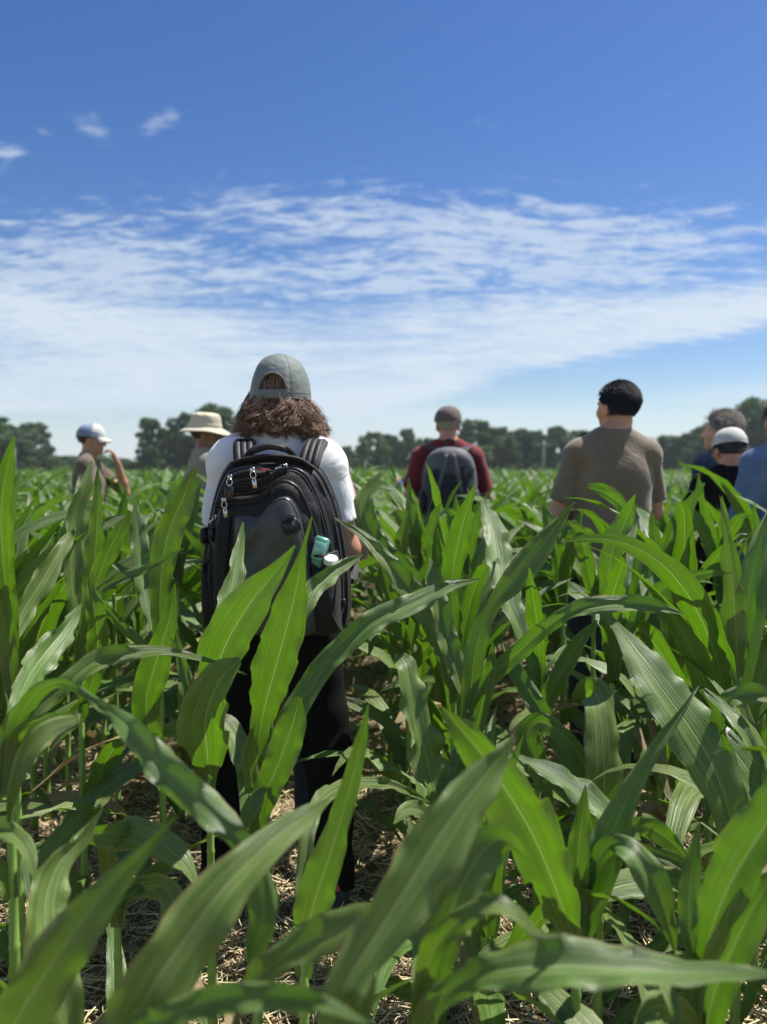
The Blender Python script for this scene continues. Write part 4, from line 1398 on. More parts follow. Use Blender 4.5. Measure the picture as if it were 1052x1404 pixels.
# ================================================================= people
def wr_noise(seed, amp, fx=14, fz=22, diag=.8):
    r = np.random.default_rng(seed)
    ph = r.random(8) * 6.28
    def fn(X, Y, Z):
        a = np.sin(fx * X + fz * diag * Z + 1.8 * np.sin(fz * .4 * Z + 6 * Y + ph[0]) + ph[1])
        b = np.sin(-fx * .9 * X + fz * Z * .8 + 1.5 * np.sin(9 * X + 5 * Z + ph[2]) + ph[3])
        c = np.sin(fz * 1.5 * Z + 2.2 * np.sin(7 * X + ph[4]) + 8 * Y + ph[5])
        return (amp * (.45 * a * a * np.sign(a) + .4 * b + .3 * c)).astype(np.float32)
    return fn


BONES = dict(hipx=.09, sh=.172, shz=1.425)


def rig(pose):
    """joint positions (x right, y forward, z up); pose overrides"""
    j = dict(hipL=(-.09, 0, .92), hipR=(.09, 0, .92), kneeL=(-.11, .02, .50), kneeR=(.11, .02, .50),
             ankL=(-.125, -.02, .085), ankR=(.125, -.02, .085),
             shL=(-.172, -.005, 1.42), shR=(.172, -.005, 1.42),
             elL=(-.24, -.03, 1.13), elR=(.24, -.03, 1.13), wrL=(-.23, .10, .90), wrR=(.23, .10, .90),
             head=(0, .02, 1.635), hyaw=0.0, hpitch=0.0, wide=1.0, toe=.12)
    j.update(pose)
    return {k: (np.array(v, dtype=float) if isinstance(v, tuple) else v) for k, v in j.items()}


def head_R(j):
    return np.array(Euler((j['hpitch'], 0, j['hyaw'])).to_matrix())


def torso(F, j, g, k=.03):
    w = j['wide']
    F.ell((0, 0, .955), (.168 * w + g, .112 + g, .125 + g), k)
    F.ell((0, .0, 1.10), (.146 * w + g, .100 + g, .16 + g), k)
    F.ell((0, .0, 1.27), (.165 * w + g, .112 + g, .175 + g), k)
    F.ell((-.070 * w, -.026, 1.32), (.090 + g, .080 + g, .14 + g), .06)
    F.ell((.070 * w, -.026, 1.32), (.090 + g, .080 + g, .14 + g), .06)
    F.cap(j['shL'] * np.array([w * .93, 1, 1]), j['shR'] * np.array([w * .93, 1, 1]), .056 + g, .056 + g, k)
    for s in (-1, 1):
        F.cap((s * .028, -.014, 1.525), (s * .150 * w, -.01, 1.437), .038 + g * .8, .050 + g, .04)


def hand(F, wr, d, palm_n, s, curl=.5, k=.006, thumb=True, size=1.0):
    """palm + five fingers; d = pointing direction, palm_n = palm normal, s = side of the thumb"""
    d = norm(np.array(d, float)); n = norm(np.array(palm_n, float)); n = norm(n - d * n.dot(d))
    a = np.cross(d, n) * s
    wr = np.array(wr, float)
    pc = wr + d * .05 * size
    for q in (-.026, -.009, .009, .026):
        F.cap(wr + d * .012 + a * q * .7, wr + d * .085 * size + a * q * 1.1, .014, .0115, .014)
    L = (.062, .075, .080, .072)
    for i, q in enumerate((-.032, -.011, .011, .032)):
        b = wr + d * .088 * size + a * q
        c = curl * (.8 + .12 * i)
        l1, l2, l3 = L[i] * .45 * size, L[i] * .32 * size, L[i] * .25 * size
        p1 = b + (d * math.cos(c * .5) + n * math.sin(c * .5)) * l1
        p2 = p1 + (d * math.cos(c * 1.3) + n * math.sin(c * 1.3)) * l2
        p3 = p2 + (d * math.cos(c * 2.0) + n * math.sin(c * 2.0)) * l3
        F.cap(b, p1, .0095, .0088, k).cap(p1, p2, .0088, .0080, k).cap(p2, p3, .0080, .0068, k)
    t0 = wr + d * .028 + a * .026
    t1 = t0 + (d * .7 + a * .7 + n * .25) * .036
    t2 = t1 + (d * .95 + a * .15 + n * .45) * .030
    F.cap(t0, t1, .0135, .0105, .01).cap(t1, t2, .0105, .0085, k)


def body_mesh(j, h=.007, hands=(None, None), arm=1.0, neck=1.0):
    xs = [abs(j[k][0]) for k in ('elL', 'elR', 'wrL', 'wrR')]
    ys = [j[k][1] for k in ('elL', 'elR', 'wrL', 'wrR')]
    X = max(.3, max(xs) + .16)
    lo = (-X, min(-.2, min(ys) - .14), .0)
    hi = (X, max(.24, max(ys) + .24), 1.80)
    F = Field(lo, hi, h)
    torso(F, j, 0.0)
    hd = j['head']; R = head_R(j)
    F.cap((0, .0, 1.485), hd + R @ np.array([0, -.018, -.05]), .062 * neck, .057 * neck, .035)
    def e(c, r, k=.012, sub=False):
        F.ell(hd + R @ np.array(c), r, k, R, sub)
    e((0, -.012, .035), (.076, .094, .085))
    e((0, .025, -.005), (.066, .066, .085), .02)
    e((0, .052, -.062), (.040, .036, .036), .025)       # jaw and chin
    e((0, .078, -.088), (.020, .018, .016), .02)
    for s in (-1, 1):
        e((s * .045, .052, -.018), (.022, .026, .022), .02)     # cheek
        e((s * .031, .088, .012), (.015, .012, .010), .010, True)  # eye socket
        e((s * .031, .076, .011), (.0125, .0125, .0115), .003)    # eyeball under its lid
        e((s * .030, .083, .029), (.020, .010, .006), .010)        # brow
        e((s * .077, -.008, -.005), (.011, .020, .031), .006)      # ear
        e((s * .085, -.004, -.002), (.005, .011, .018), .004, True)
    F.cap(hd + R @ np.array([0, .088, .015]), hd + R @ np.array([0, .110, -.018]), .009, .013, .008)
    e((0, .101, -.024), (.017, .012, .009), .006)
    e((0, .090, -.046), (.023, .013, .006), .006)       # lips
    e((0, .088, -.056), (.020, .012, .006), .005)
    for s, S in ((-1, 'L'), (1, 'R')):
        sh, el, wr = j['sh' + S] * np.array([j['wide'], 1, 1]), j['el' + S], j['wr' + S]
        F.ell(sh, (.056, .056, .060), .03)
        F.cap(sh, el, .050 * arm, .038 * arm, .025)
        F.cap(el, el + (wr - el) * .35, .038 * arm, .041 * arm, .02).cap(el + (wr - el) * .35, wr, .041 * arm, .026 * arm, .02)
        hs = hands[0 if s < 0 else 1]
        dd = norm(wr - el) if hs is None else np.array(hs[0], float)
        nn = (-s, 0, 0) if hs is None else hs[1]
        cu = .5 if hs is None else hs[2]
        ts = s if hs is None or len(hs) < 4 else hs[3]
        hand(F, wr, dd, nn, ts, cu)
        hp, kn, an = j['hip' + S], j['knee' + S], j['ank' + S]
        F.cap(hp, kn, .086, .056, .03).cap(kn, kn + (an - kn) * .35 + np.array([0, -.012, 0]), .054, .055, .03)
        F.cap(kn + (an - kn) * .35 + np.array([0, -.012, 0]), an, .055, .034, .02)
        F.cap(an + np.array([0, -.02, -.04]), an + np.array([.012 * s, .14, -.055]), .036, .026, .02)
    F.F[:, :, 0] = np.maximum(F.F[:, :, 0], .01)
    return F.mesh()


def shirt_mesh(j, h=.009, sleeve=.62, loose=.018, hem=.84, seed=1, amp=.005, neckw=.082, neckd=.0, sl_r=.066, hollow=True, long=False):
    xs = [abs(j[k][0]) for k in ('elL', 'elR', 'wrL', 'wrR')]
    ys = [j[k][1] for k in ('elL', 'elR', 'wrL', 'wrR')]
    X = max(.32, max(xs) + .12)
    F = Field((-X, min(-.22, min(ys) - .12), hem - .03), (X, max(.22, max(ys) + .1), 1.58), h)
    g = loose
    torso(F, j, g * .75)
    w = j['wide']
    F.ell((0, 0, .98), (.172 * w + g, .122 + g, .20), .05)
    F.cap((-.055 * w, .0, 1.16), (-.055 * w, 0, .90), .112 + g * .6, .118 + g, .05)
    F.cap((.055 * w, .0, 1.16), (.055 * w, 0, .90), .112 + g * .6, .118 + g, .05)
    if h:
        c = np.array([0, 0, hem]); F.halfspace(c, (0, 0, -1))
    for s, S in ((-1, 'L'), (1, 'R')):
        sh, el, wr = j['sh' + S] * np.array([w, 1, 1]), j['el' + S], j['wr' + S]
        F.ell(sh, (.064, .066, .064), .03)
        d = norm(el - sh)
        L = np.linalg.norm(el - sh)
        if long:
            F.cap(sh, el, sl_r, sl_r * .86, .025)
            dw = norm(wr - el)
            F.cap(el, wr, sl_r * .86, sl_r * .62, .02, cut=(wr - dw * .01, dw))
        else:
            cf = sh + d * L * sleeve
            F.cap(sh, sh + d * (L * sleeve + .08), sl_r, sl_r * 1.06, .02, cut=(cf, d))
    F.wrinkle(wr_noise(seed, amp))
    # collar and neck opening
    zc = 1.528 + neckd
    F.cap((0, -.006, 1.44), (0, .006, zc + .03), neckw + .012, neckw - .004, .025, cut=((0, -.05, zc), norm(np.array([0, .34, 1.0]))))
    F.cap((0, .0, 1.50 + neckd), (0, .03, 1.75), neckw - .012, neckw + .03, .003, sub=True)
    if hollow and not long:
        for s, S in ((-1, 'L'), (1, 'R')):
            sh, el = j['sh' + S] * np.array([w, 1, 1]), j['el' + S]
            d = norm(el - sh); L = np.linalg.norm(el - sh)
            F.cap(sh + d * (L * sleeve - .02), sh + d * (L * sleeve + .05), sl_r * .76, sl_r * .80, .003, sub=True)
    F.F[:, :, :2] = np.maximum(F.F[:, :, :2], .01)
    return F.mesh()


def trousers_mesh(j, h=.010, seed=3, amp=.006, top=1.0, r=.016, hemr=.062):
    F = Field((-.42, -.24, .02), (.42, .26, top + .03), h)
    w = j['wide']
    F.ell((0, 0, .955), (.170 * w + r, .116 + r, .125 + r), .03)
    for s, S in ((-1, 'L'), (1, 'R')):
        hp, kn, an = j['hip' + S], j['knee' + S], j['ank' + S]
        lo = an + np.array([0, -.005, -.02])
        F.cap(hp, kn, .092 + r, .062 + r, .035)
        F.cap(kn, lo, .064 + r, hemr, .03, cut=(lo, (0, 0, -1)))
    F.wrinkle(wr_noise(seed, amp, 10, 34, .5))
    F.halfspace((0, 0, top), (0, 0, 1))
    F.F[:, :, 0] = np.maximum(F.F[:, :, 0], .01)
    return F.mesh()


def shoe_mesh(an, s, toe_out=.12):
    R = np.array(Euler((0, 0, -s * toe_out)).to_matrix())
    F = Field((-.09, -.13, -.10), (.09, .24, .06), .006)
    F.cap((0, -.035, -.045), (0, -.02, .0), .042, .040, .02)
    F.cap((0, -.045, -.055), (0, .07, -.055), .040, .044, .03)
    F.cap((0, .07, -.055), (.004 * s, .155, -.062), .044, .032, .03)
    F.halfspace((0, 0, -.083), (0, 0, -1))
    F.F[:, :, :1] = .01
    v, f = F.mesh()
    v = v @ R.T + an + np.array([0, 0, 0])
    return v, f, R


def sole_mesh(an, s, R):
    th = np.linspace(0, 2 * math.pi, 28, endpoint=False)
    x = .046 * np.cos(th) * (1 + .12 * np.sin(th))
    y = .05 + .145 * np.sin(th)
    o = np.stack([x, y], -1)
    rings = []
    for k, z in ((.96, -.085), (1.0, -.079), (1.0, -.062), (.95, -.057)):
        rings.append(np.column_stack([o * k + np.array([0, .05 * (1 - k)]), np.full(28, z)]))
    v = np.concatenate(rings + [np.array([[0, .05, -.085]]), np.array([[0, .05, -.057]])])
    f = [tuple(q) for q in grid_faces(4, 28, True)]
    f += [(i, (i + 1) % 28, 112, 112) for i in range(28)] + [(84 + i, 84 + (i + 1) % 28, 113, 113) for i in range(28)]
    return v @ R.T + an, np.array(f)


def strand_geo(roots, dirs, lens, rng, grav=.6, wave=.0, wl=.05, r=.0011, n=8, sides=3, hull=None, curlend=0.0):
    """locks of hair: thin tapered tubes leaving the scalp and falling"""
    m = len(roots)
    t = np.linspace(0, 1, n)
    d = norm(dirs + rng.normal(0, .12, dirs.shape))
    p = roots.copy()
    C = [p.copy()]
    ph = rng.random(m) * 6.28
    side = norm(np.cross(d, np.array([0, 0, 1.0])) + rng.normal(0, .3, d.shape))
    for i in range(1, n):
        step = lens[:, None] / (n - 1)
        d = norm(d + np.array([0, 0, -grav]) / (n - 1) * 3 + side * (np.cos(ph + t[i] * lens / wl * 6.28) * wave)[:, None])
        if curlend and t[i] > .6:
            out = roots * np.array([1, 1, 0]); out = norm(out)
            d = norm(d + out * curlend)
        p = p + d * step
        if hull is not None:
            p = hull(p)
        C.append(p.copy())
    C = np.stack(C, 1)                      # m, n, 3
    T = norm(np.gradient(C, axis=1))
    a = norm(np.cross(T, np.broadcast_to(np.array([.3, .2, 1.0]), T.shape)))
    b = np.cross(T, a)
    rr = r * (1 - .75 * t ** 1.5)[None, :, None] * (.7 + .6 * rng.random(m))[:, None, None]
    V = []
    for k in range(sides):
        th = 2 * math.pi * k / sides
        V.append(C + (a * math.cos(th) + b * math.sin(th)) * rr)
    V = np.stack(V, 2)                      # m, n, sides, 3
    base = grid_faces(n, sides, True)
    F = (base[None] + (np.arange(m) * n * sides)[:, None, None]).reshape(-1, 4)
    return V.reshape(-1, 3), F


def hair_mat(name, c1, c2, rough=.38):
    m, t, b = new_mat(name)
    setp(b, rough=rough, spec=.6)
    g = t.add('ShaderNodeNewGeometry')
    r = g.outputs['Random Per Island']
    t.link(t.mix(t.ss(r, .1, 1.0), c1, c2), b.inputs['Base Color'])
    return m


def scalp_points(n, rng, r=(.082, .101, .094), zmin=-.35, ymax=.62, c=(0, -.010, .034)):
    out = []
    while sum(len(o) for o in out) < n:
        d = norm(rng.normal(size=(n * 2, 3)))
        face = (d[:, 1] > ymax - .0 * d[:, 2]) & (d[:, 2] < .55)
        ear = (np.abs(d[:, 0]) > .80) & (d[:, 2] < -.05) & (d[:, 1] > -.15)
        ok = (d[:, 2] > zmin) & ~face & ~ear & ~((d[:, 1] > .2) & (d[:, 2] < .12)) & ~((d[:, 1] > .45) & (d[:, 2] < .42))
        out.append(d[ok])
    d = np.concatenate(out)[:n]
    return d * np.array(r) + np.array(c), d


def short_hair(j, root, mat, rng, n=2600, L=.028, zmin=-.45, thick=1.0, name='hair', r=.0013):
    hd, R = j['head'], head_R(j)
    F = Field((-.12, -.14, -.10), (.12, .14, .16), .005)
    F.ell((0, -.013, .034), (.0760 + .001 * thick, .0945 + .001 * thick, .084), .005)
    F.ell((0, -.010, .056), (.0745 + .002 * thick, .092, .066 + .005 * thick), .02)
    F.halfspace((0, .035, .04), norm(np.array([0, 1, -.8])))
    F.halfspace((0, -.05, -.030), norm(np.array([0, .75, -1])))
    for s in (-1, 1):
        F.ell((s * .088, .006, -.004), (.026, .034, .036), .006, sub=True)
    v, f = F.mesh()
    mb = MB().add(v @ R.T + hd, f)
    p, d = scalp_points(n, rng, zmin=zmin, r=(.0815, .1005, .095))
    lowf = np.clip((d[:, 2:3] + .5) / .7, 0, 1)
    p = (p - np.array([0, -.01, .034])) * (.945 + .055 * lowf) + np.array([0, -.01, .034])
    comb = norm(d * .75 + np.array([0, -.8, .0]) * np.clip(d[:, 2:3], 0, 1) + np.array([0, -.1, -.8]) * (1 - np.clip(d[:, 2:3], 0, 1)))
    v, f = strand_geo(p, comb, L * (.6 + .8 * rng.random(n)) * thick * (.45 + .55 * lowf[:, 0]), rng, grav=.25, r=r, n=4)
    mb.add(v @ R.T + hd, f)
    return mb.build(name, mat, root)


def dome(rx, ry, rz, zc, z0=0.0, nr=20, nc=64, opening=None, pow_=1.0, seam=True, wr=None):
    """cap crown as a grid; opening(theta, z) True where cut away; returns geometry"""
    ph = np.linspace(0, math.pi / 2, nr)
    th = np.linspace(0, 2 * math.pi, nc, endpoint=False)
    PH, TH = np.meshgrid(ph, th, indexing='ij')
    ca = np.cos(PH) ** pow_
    x = rx * ca * np.cos(TH); y = ry * ca * np.sin(TH); z = zc + rz * np.sin(PH)
    V = np.stack([x, y, z], -1)
    if wr is not None:
        nn = norm(V - np.array([0, 0, zc]))
        V = V + nn * wr(x, y, z)[..., None]
    V = V.reshape(-1, 3)
    f = grid_faces(nr, nc, True)
    if opening is not None:
        cen = V[f].mean(1)
        f = f[~opening(cen)]
    return V, f


def shell(o, th=.0022):
    md = o.modifiers.new('thickness', 'SOLIDIFY')
    md.thickness = th
    md.offset = 1
    return o


def cap_hat(j, root, mat, brim_mat=None, size=1.0, fwd=0.0, back=False, opening=False, h=.105, bill=True, seed=4, drop=0.0, lift=0.0):
    hd, R = j['head'], head_R(j)
    t = fwd
    Rt = np.array(Euler((t, 0, math.pi if back else 0)).to_matrix())
    rx, ry = .092 * size, .112 * size
    wr = None
    w0 = wr_noise(seed, .0016, 22, 30, .9)
    seams = lambda x, y, z: w0(x, y, z) - .0022 * np.exp(-(((np.arctan2(y, x) * 3 / math.pi + .5) % 1 - .5) / .035) ** 2)
    op = None
    if opening:
        def op(c):
            xx = c[:, 0] / .042
            zz = (c[:, 2] - .034) / .046
            return (c[:, 1] < -.03) & (xx ** 2 + np.maximum(zz, 0) ** 2 < 1) & (c[:, 2] > .030)
    V, f = dome(rx, ry, h, .0, nr=40, nc=144, opening=op, pow_=.68, wr=seams)
    def place(v):
        return (v @ Rt.T + np.array([0, -.010, .035 - drop])) @ R.T + hd
    o = MB().add(place(V), f).build('cap', mat, root)
    shell(o)
    mb = MB()
    mb.add(*[place(q) if i == 0 else q for i, q in enumerate(lathe_geo([(rx * .18, h * .995), (rx * .16, h + .004), (0.001, h + .006)], 12, sy=ry / rx))])
    th = np.linspace(0, 2 * math.pi, 80)
    # band with stitched edge
    for dz, r_ in ((.002, .0022), (.020, .0014)):
        p = np.stack([(rx + .001) * np.cos(th), (ry + .001) * np.sin(th), np.full(80, dz)], -1)
        v, ff = tube_geo(p, r_, 6, cap=False)
        mb.add(place(v), ff)
    if opening:
        a = np.linspace(0, math.pi, 24)
        xx = .043 * np.cos(a); z_ = .032 + .048 * np.sin(a)
        k = np.sqrt(np.clip(1 - (z_ / h) ** 2, 0, 1)) ** .68
        yy = -np.sqrt(np.clip((ry * k) ** 2 - (xx * ry / rx) ** 2 * 1.0, 0, None)) - .002
        v, ff = tube_geo(np.stack([xx, yy, z_], -1), .0035, 8)
        mb.add(place(v), ff)
    mb.build('cap_band', mat, o)
    if bill:
        nr, nc = 8, 24
        u = np.linspace(-1, 1, nc); q = np.linspace(0, 1, nr)
        U, Q = np.meshgrid(u, q)
        ang = U * .95
        bx = (rx * .98) * np.sin(ang); by = ry * .98 * np.cos(ang)
        out = Q * .072 * np.cos(U * math.pi / 2 * .93) ** .55
        V = np.stack([bx * (1 + out * 1.2), by + out, .004 - .25 * out - .030 * (U ** 2) * Q - .01 * Q], -1).reshape(-1, 3)
        b = MB().add(place(V), grid_faces(nr, nc)).build('bill', brim_mat or mat, o)
        shell(b, .003)
    return o


def bucket_hat(j, root, mat):
    hd, R = j['head'], head_R(j)
    prof = [(.001, .118), (.05, .116), (.080, .106), (.090, .090), (.096, .05), (.099, .022), (.101, .015), (.125, .006), (.152, -.006), (.168, -.018), (.170, -.021), (.166, -.021), (.125, .001), (.098, .010)]
    v, f = lathe_geo(catmull([(a, 0, b) for a, b in prof], 50)[:, [0, 2]], 64, sy=1.12)
    th = np.arctan2(v[:, 1], v[:, 0]); r = np.hypot(v[:, 0], v[:, 1])
    v[:, 2] += np.where(r > .10, (r - .10) * .16 * np.cos(2 * th + .2) + .002 * np.sin(5 * th), .002 * np.sin(7 * th + v[:, 2] * 60))
    T = np.array(Euler((-.06, .06, 0)).to_matrix())
    o = MB().add((v @ T.T + np.array([0, -.01, .04])) @ R.T + hd, f).build('bucket_hat', mat, root)
    p = lathe_geo([(.0985, .018), (.1005, .022), (.1005, .040), (.0975, .044)], 64, sy=1.12)
    MB().add((p[0] @ T.T + np.array([0, -.01, .04])) @ R.T + hd, p[1]).build('hat_band', mat, o)
    return o


SKIN = {'fair': skin_mat('fair_skin', (.60, .36, .26)), 'tan': skin_mat('tanned_skin', (.48, .27, .18)), 'warm': skin_mat('warm_skin', (.50, .29, .19)), 'deep': skin_mat('brown_skin', (.26, .14, .09))}
MT = {
    'black_cloth': cloth_mat('black_fabric', (.010, .010, .011), .9, spec=.12, sheen=.0),
    'dark_cloth': cloth_mat('charcoal_fabric', (.030, .032, .038), .85),
    'white_cloth': cloth_mat('white_cotton', (.80, .80, .82), .9, var=.02, fold=1.1, fold_scale=7, color2=(.76, .77, .80)),
    'olive': cloth_mat('olive_brown_jersey', (.20, .155, .105), .75, fold=.8, sheen=.3),
    'red': cloth_mat('dark_red_cotton', (.19, .018, .022), .85, fold=.9),
    'navy': cloth_mat('navy_denim', (.030, .045, .085), .85),
    'denim': cloth_mat('faded_blue_denim', (.13, .20, .34), .9, fold=1.0, color2=(.09, .15, .27)),
    'khaki': cloth_mat('khaki_cotton', (.30, .27, .20), .9, fold=.9),
    'brown': cloth_mat('brown_cotton', (.15, .115, .080), .9, fold=.8),
    'grey_cap': cloth_mat('grey_green_nylon', (.18, .215, .205), .65, fold=.45, fold_scale=22, sheen=.1),
    'taupe_cap': cloth_mat('taupe_cap_cotton', (.14, .12, .105), .85, fold=.4),
    'white_cap': cloth_mat('off_white_cap_cotton', (.62, .62, .58), .85, fold=.3),
    'bluewhite_cap': cloth_mat('blue_cap_cotton', (.22, .27, .42), .85, fold=.3),
    'hat': cloth_mat('cream_canvas', (.62, .57, .42), .88, fold=.4),
    'pink': cloth_mat('pale_pink_cotton', (.62, .36, .45), .9, fold=.8),
    'blue': cloth_mat('bright_blue_cotton', (.03, .09, .30), .9, fold=.8),
    'shoe': cloth_mat('dark_shoe_mesh', (.05, .045, .05), .8),
    'shoe_red': cloth_mat('coral_shoe_mesh', (.52, .10, .09), .7),
    'sole': plain_mat('pale_rubber_sole', (.55, .53, .50), .7),
}


def person(label, x, d, rz, height, pose, skin, shirt=None, trousers='dark_cloth', shoes='shoe', h=.007, body_opt=None, group='people standing in the maize'):
    gz = float(ground_h(x, d))
    root = empty('person', (x, d, gz), rz)
    s = height / 1.75
    root.scale = (s, s, s)
    tag(root, label, 'person', group)
    j = rig(pose)
    v, f = body_mesh(j, h, **(body_opt or {}))
    mesh_from('body', v, f, SKIN[skin], True, None, root)
    if shirt:
        mat, kw = shirt
        v, f = shirt_mesh(j, **kw)
        mesh_from('shirt', v, f, MT[mat], True, None, root)
    v, f = trousers_mesh(j)
    mesh_from('trousers', v, f, MT[trousers], True, None, root)
    for sg, S in ((-1, 'L'), (1, 'R')):
        v, f, R = shoe_mesh(j['ank' + S], sg)
        o = mesh_from('shoe', v, f, MT[shoes], True, None, root)
        v, f = sole_mesh(j['ank' + S], sg, R)
        mesh_from('sole', v, f, MT['sole'], True, None, o)
    PEOPLE_XY.append((x, d, .24 if d > 3 else .27))
    return root, j


def pxx(px, d):
    return (px - 526) / FPX * d


def build_people():
    rng = np.random.default_rng(9)
    black_hair = hair_mat('black_hair', (.006, .007, .010), (.030, .034, .045), .55)  # blue cast in the strand tones imitates a bluish flare sheen on dark hair
    grey_hair = hair_mat('grey_hair', (.24, .21, .18), (.60, .55, .49), .5)
    brown_hair = hair_mat('brown_hair', (.055, .033, .021), (.50, .32, .20), .36)
    dark_brown = hair_mat('dark_brown_hair', (.02, .012, .008), (.06, .035, .024), .4)

    # ---- the hiker in front
    d = 2.45
    root, j = person('person in white t-shirt and grey-green cap seen from behind, wearing the big black backpack', pxx(381, d), d, rad(2), 1.735,
                     dict(ankL=(-.20, -.02, .085), ankR=(.185, -.05, .085), kneeL=(-.16, .05, .50), kneeR=(.155, .0, .50),
                          elL=(-.195, .03, 1.14), elR=(.225, .0, 1.15), wrL=(-.15, .24, 1.10), wrR=(.20, .20, 1.02), head=(.012, .03, 1.625), hyaw=rad(-9), hpitch=rad(-4), wide=.88),
                     'tan', ('white_cloth', dict(sleeve=.70, loose=.026, hem=.985, seed=5, amp=.0085, h=.007, neckw=.082, sl_r=.060)),
                     'black_cloth', 'shoe', h=.006)
    hiker = (root, j)
    hd, R = j['head'], head_R(j)
    cap_hat(j, root, MT['grey_cap'], size=1.02, fwd=rad(6), opening=True, h=.143, drop=.034)
    for ch in root.children:
        if ch.name.startswith('shoe'):
            S = 'L' if min(v_.co.x for v_ in ch.data.vertices) < 0 else 'R'
            an = j['ank' + S]
            F = Field(an + np.array([-.06, -.10, -.08]), an + np.array([.06, .0, .03]), .005)
            F.cap(an + np.array([0, -.050, -.050]), an + np.array([0, -.045, .0]), .030, .022, .01)
            v, f = F.mesh()
            mesh_from('heel_tab', v, f, MT['shoe_red'], True, None, ch)
    # hair: wavy, to the nape and shoulders
    F = Field((-.13, -.15, -.12), (.13, .12, .14), .005)
    F.ell((0, -.013, .033), (.0815, .100, .088), .01)
    F.ell((0, -.040, -.025), (.076, .060, .055), .04)
    F.halfspace((0, .045, .04), norm(np.array([0, 1, -.4])))
    v, f = F.mesh()
    mb = MB().add(v @ R.T + hd, f)
    # soft wavy locks: strands gathered round guide curves that leave from under the cap
    ng, per, ns = 210, 52, 16
    tt = np.linspace(0, 1, ns)
    allC, allR = [], []
    for g in range(ng):
        az = math.radians(140 + 260 * rng.random())
        lay = rng.random()
        zr = .004 - .070 * lay
        o2 = np.array([math.cos(az), math.sin(az), 0])
        side = np.array([-math.sin(az), math.cos(az), 0])
        r0 = np.array([.076 * math.cos(az), -.012 + .092 * math.sin(az), zr + .006])
        sd = abs(math.cos(az))                       # 1 at the ears, 0 at the nape
        Lg = (.078 + .042 * rng.random()) * (1 - .35 * lay) * (.8 + .4 * rng.random()) + .018 * sd
        bulge = (.020 + .021 * sd) * (.55 + .7 * rng.random())
        flick = rng.normal(.006, .014) + .014 * sd
        w1, p1, p2 = 1.1 + .9 * rng.random(), rng.random() * 6.28, rng.random() * 6.28
        am = .008 + .013 * rng.random()
        fall = tt * Lg
        outw = bulge * np.sin(np.clip(tt * 1.25, 0, 1) * math.pi * .62) + flick * tt ** 3 + am * np.sin(w1 * tt * 6.28 + p1) * tt ** .6
        sw = am * 1.3 * np.sin(w1 * .9 * tt * 6.28 + p2) * tt ** .6 + rng.normal(0, .010) * tt ** 2
        G = r0[None] + o2[None] * outw[:, None] + side[None] * sw[:, None] + np.array([0, 0, -1.0])[None] * (fall - .5 * np.abs(flick) * tt ** 4)[:, None]
        rl = .0105 + .006 * rng.random()
        for s_ in range(per):
            of = rng.normal(0, 1, 3) * rl * .6
            k = ((1 - .35 * tt ** 1.2) * np.minimum(1, tt * 5 + .1))[:, None]
            jit = .0022 * np.sin(tt * (20 + 10 * rng.random()) + rng.random() * 6.28)[:, None] * side[None]
            cut = 1.0 - .38 * rng.random() ** 2
            C_ = G + of[None] * k + jit
            C_ = np.stack([np.interp(tt * cut, tt, C_[:, q]) for q in range(3)], -1)
            allC.append(C_)
    C_ = np.stack(allC)
    m_ = len(C_)
    T_ = norm(np.gradient(C_, axis=1))
    A_ = norm(np.cross(T_, np.broadcast_to(np.array([.3, .2, 1.0]), T_.shape)))
    B_ = np.cross(T_, A_)
    rr_ = .00095 * (1 - .7 * tt ** 2)[None, :, None] * (.7 + .6 * rng.random(m_))[:, None, None]
    V_ = np.stack([C_ + (A_ * math.cos(q) + B_ * math.sin(q)) * rr_ for q in (0, 2.094, 4.189)], 2)
    bf = grid_faces(ns, 3, True)
    F_ = (bf[None] + (np.arange(m_) * ns * 3)[:, None, None]).reshape(-1, 4)
    mb.add(V_.reshape(-1, 3) @ R.T + hd, F_)
    # hair under the cap opening
    n3 = 900
    p3 = np.stack([.006 + .044 * (rng.random(n3) * 2 - 1), np.full(n3, -.085), .018 + .070 * rng.random(n3)], -1)
    q = p3 - np.array([0, -.01, .035])
    kq = np.sqrt((q[:, 0] / .083) ** 2 + (q[:, 1] / .103) ** 2 + (q[:, 2] / .09) ** 2)
    p3 = np.array([0, -.01, .035]) + q / kq[:, None]
    v, f = strand_geo(p3, norm(q) * .5 + np.array([.25, 0, -.9]), np.full(n3, .03), rng, grav=.3, r=.0011, n=5)
    mb.add(v @ R.T + hd, f)
    mb.build('hair', brown_hair, root)

    # ---- companion in pink hidden behind the hiker
    d = 2.98
    r2, j2 = person('person in pale pink almost hidden behind the backpack wearer, pink scarf showing', pxx(384, d), d, rad(-10), 1.77,
                    dict(hyaw=rad(-30), elR=(.29, .02, 1.13), wrR=(.26, .22, 1.02), wrL=(-.16, .25, 1.08)), 'fair',
                    ('pink', dict(long=True, seed=8, neckw=.07)), 'navy')
    rg = np.random.default_rng(12)
    p, dd = scalp_points(1900, rg)
    hd, R = j2['head'], head_R(j2)
    F = Field((-.13, -.15, -.12), (.13, .12, .15), .006)
    F.ell((0, -.013, .037), (.086, .103, .095), .01).ell((0, -.045, -.04), (.085, .07, .08), .04)
    F.halfspace((0, .05, .04), norm(np.array([0, 1, -.45])))
    v, f = F.mesh()
    mb = MB().add(v @ R.T + hd, f)
    az2 = rg.random(1900) * math.radians(250) + math.radians(145)
    dd = np.stack([np.cos(az2), np.sin(az2), rg.random(1900) * .8 - .4], -1)
    p = dd * np.array([.088, .105, .09]) + np.array([0, -.01, .01])
    v, f = strand_geo(p, dd * .35 + np.array([-.12, 0, -.8]), .10 + .12 * rg.random(1900), rg, grav=.35, wave=.4, wl=.06, r=.0019, n=12)
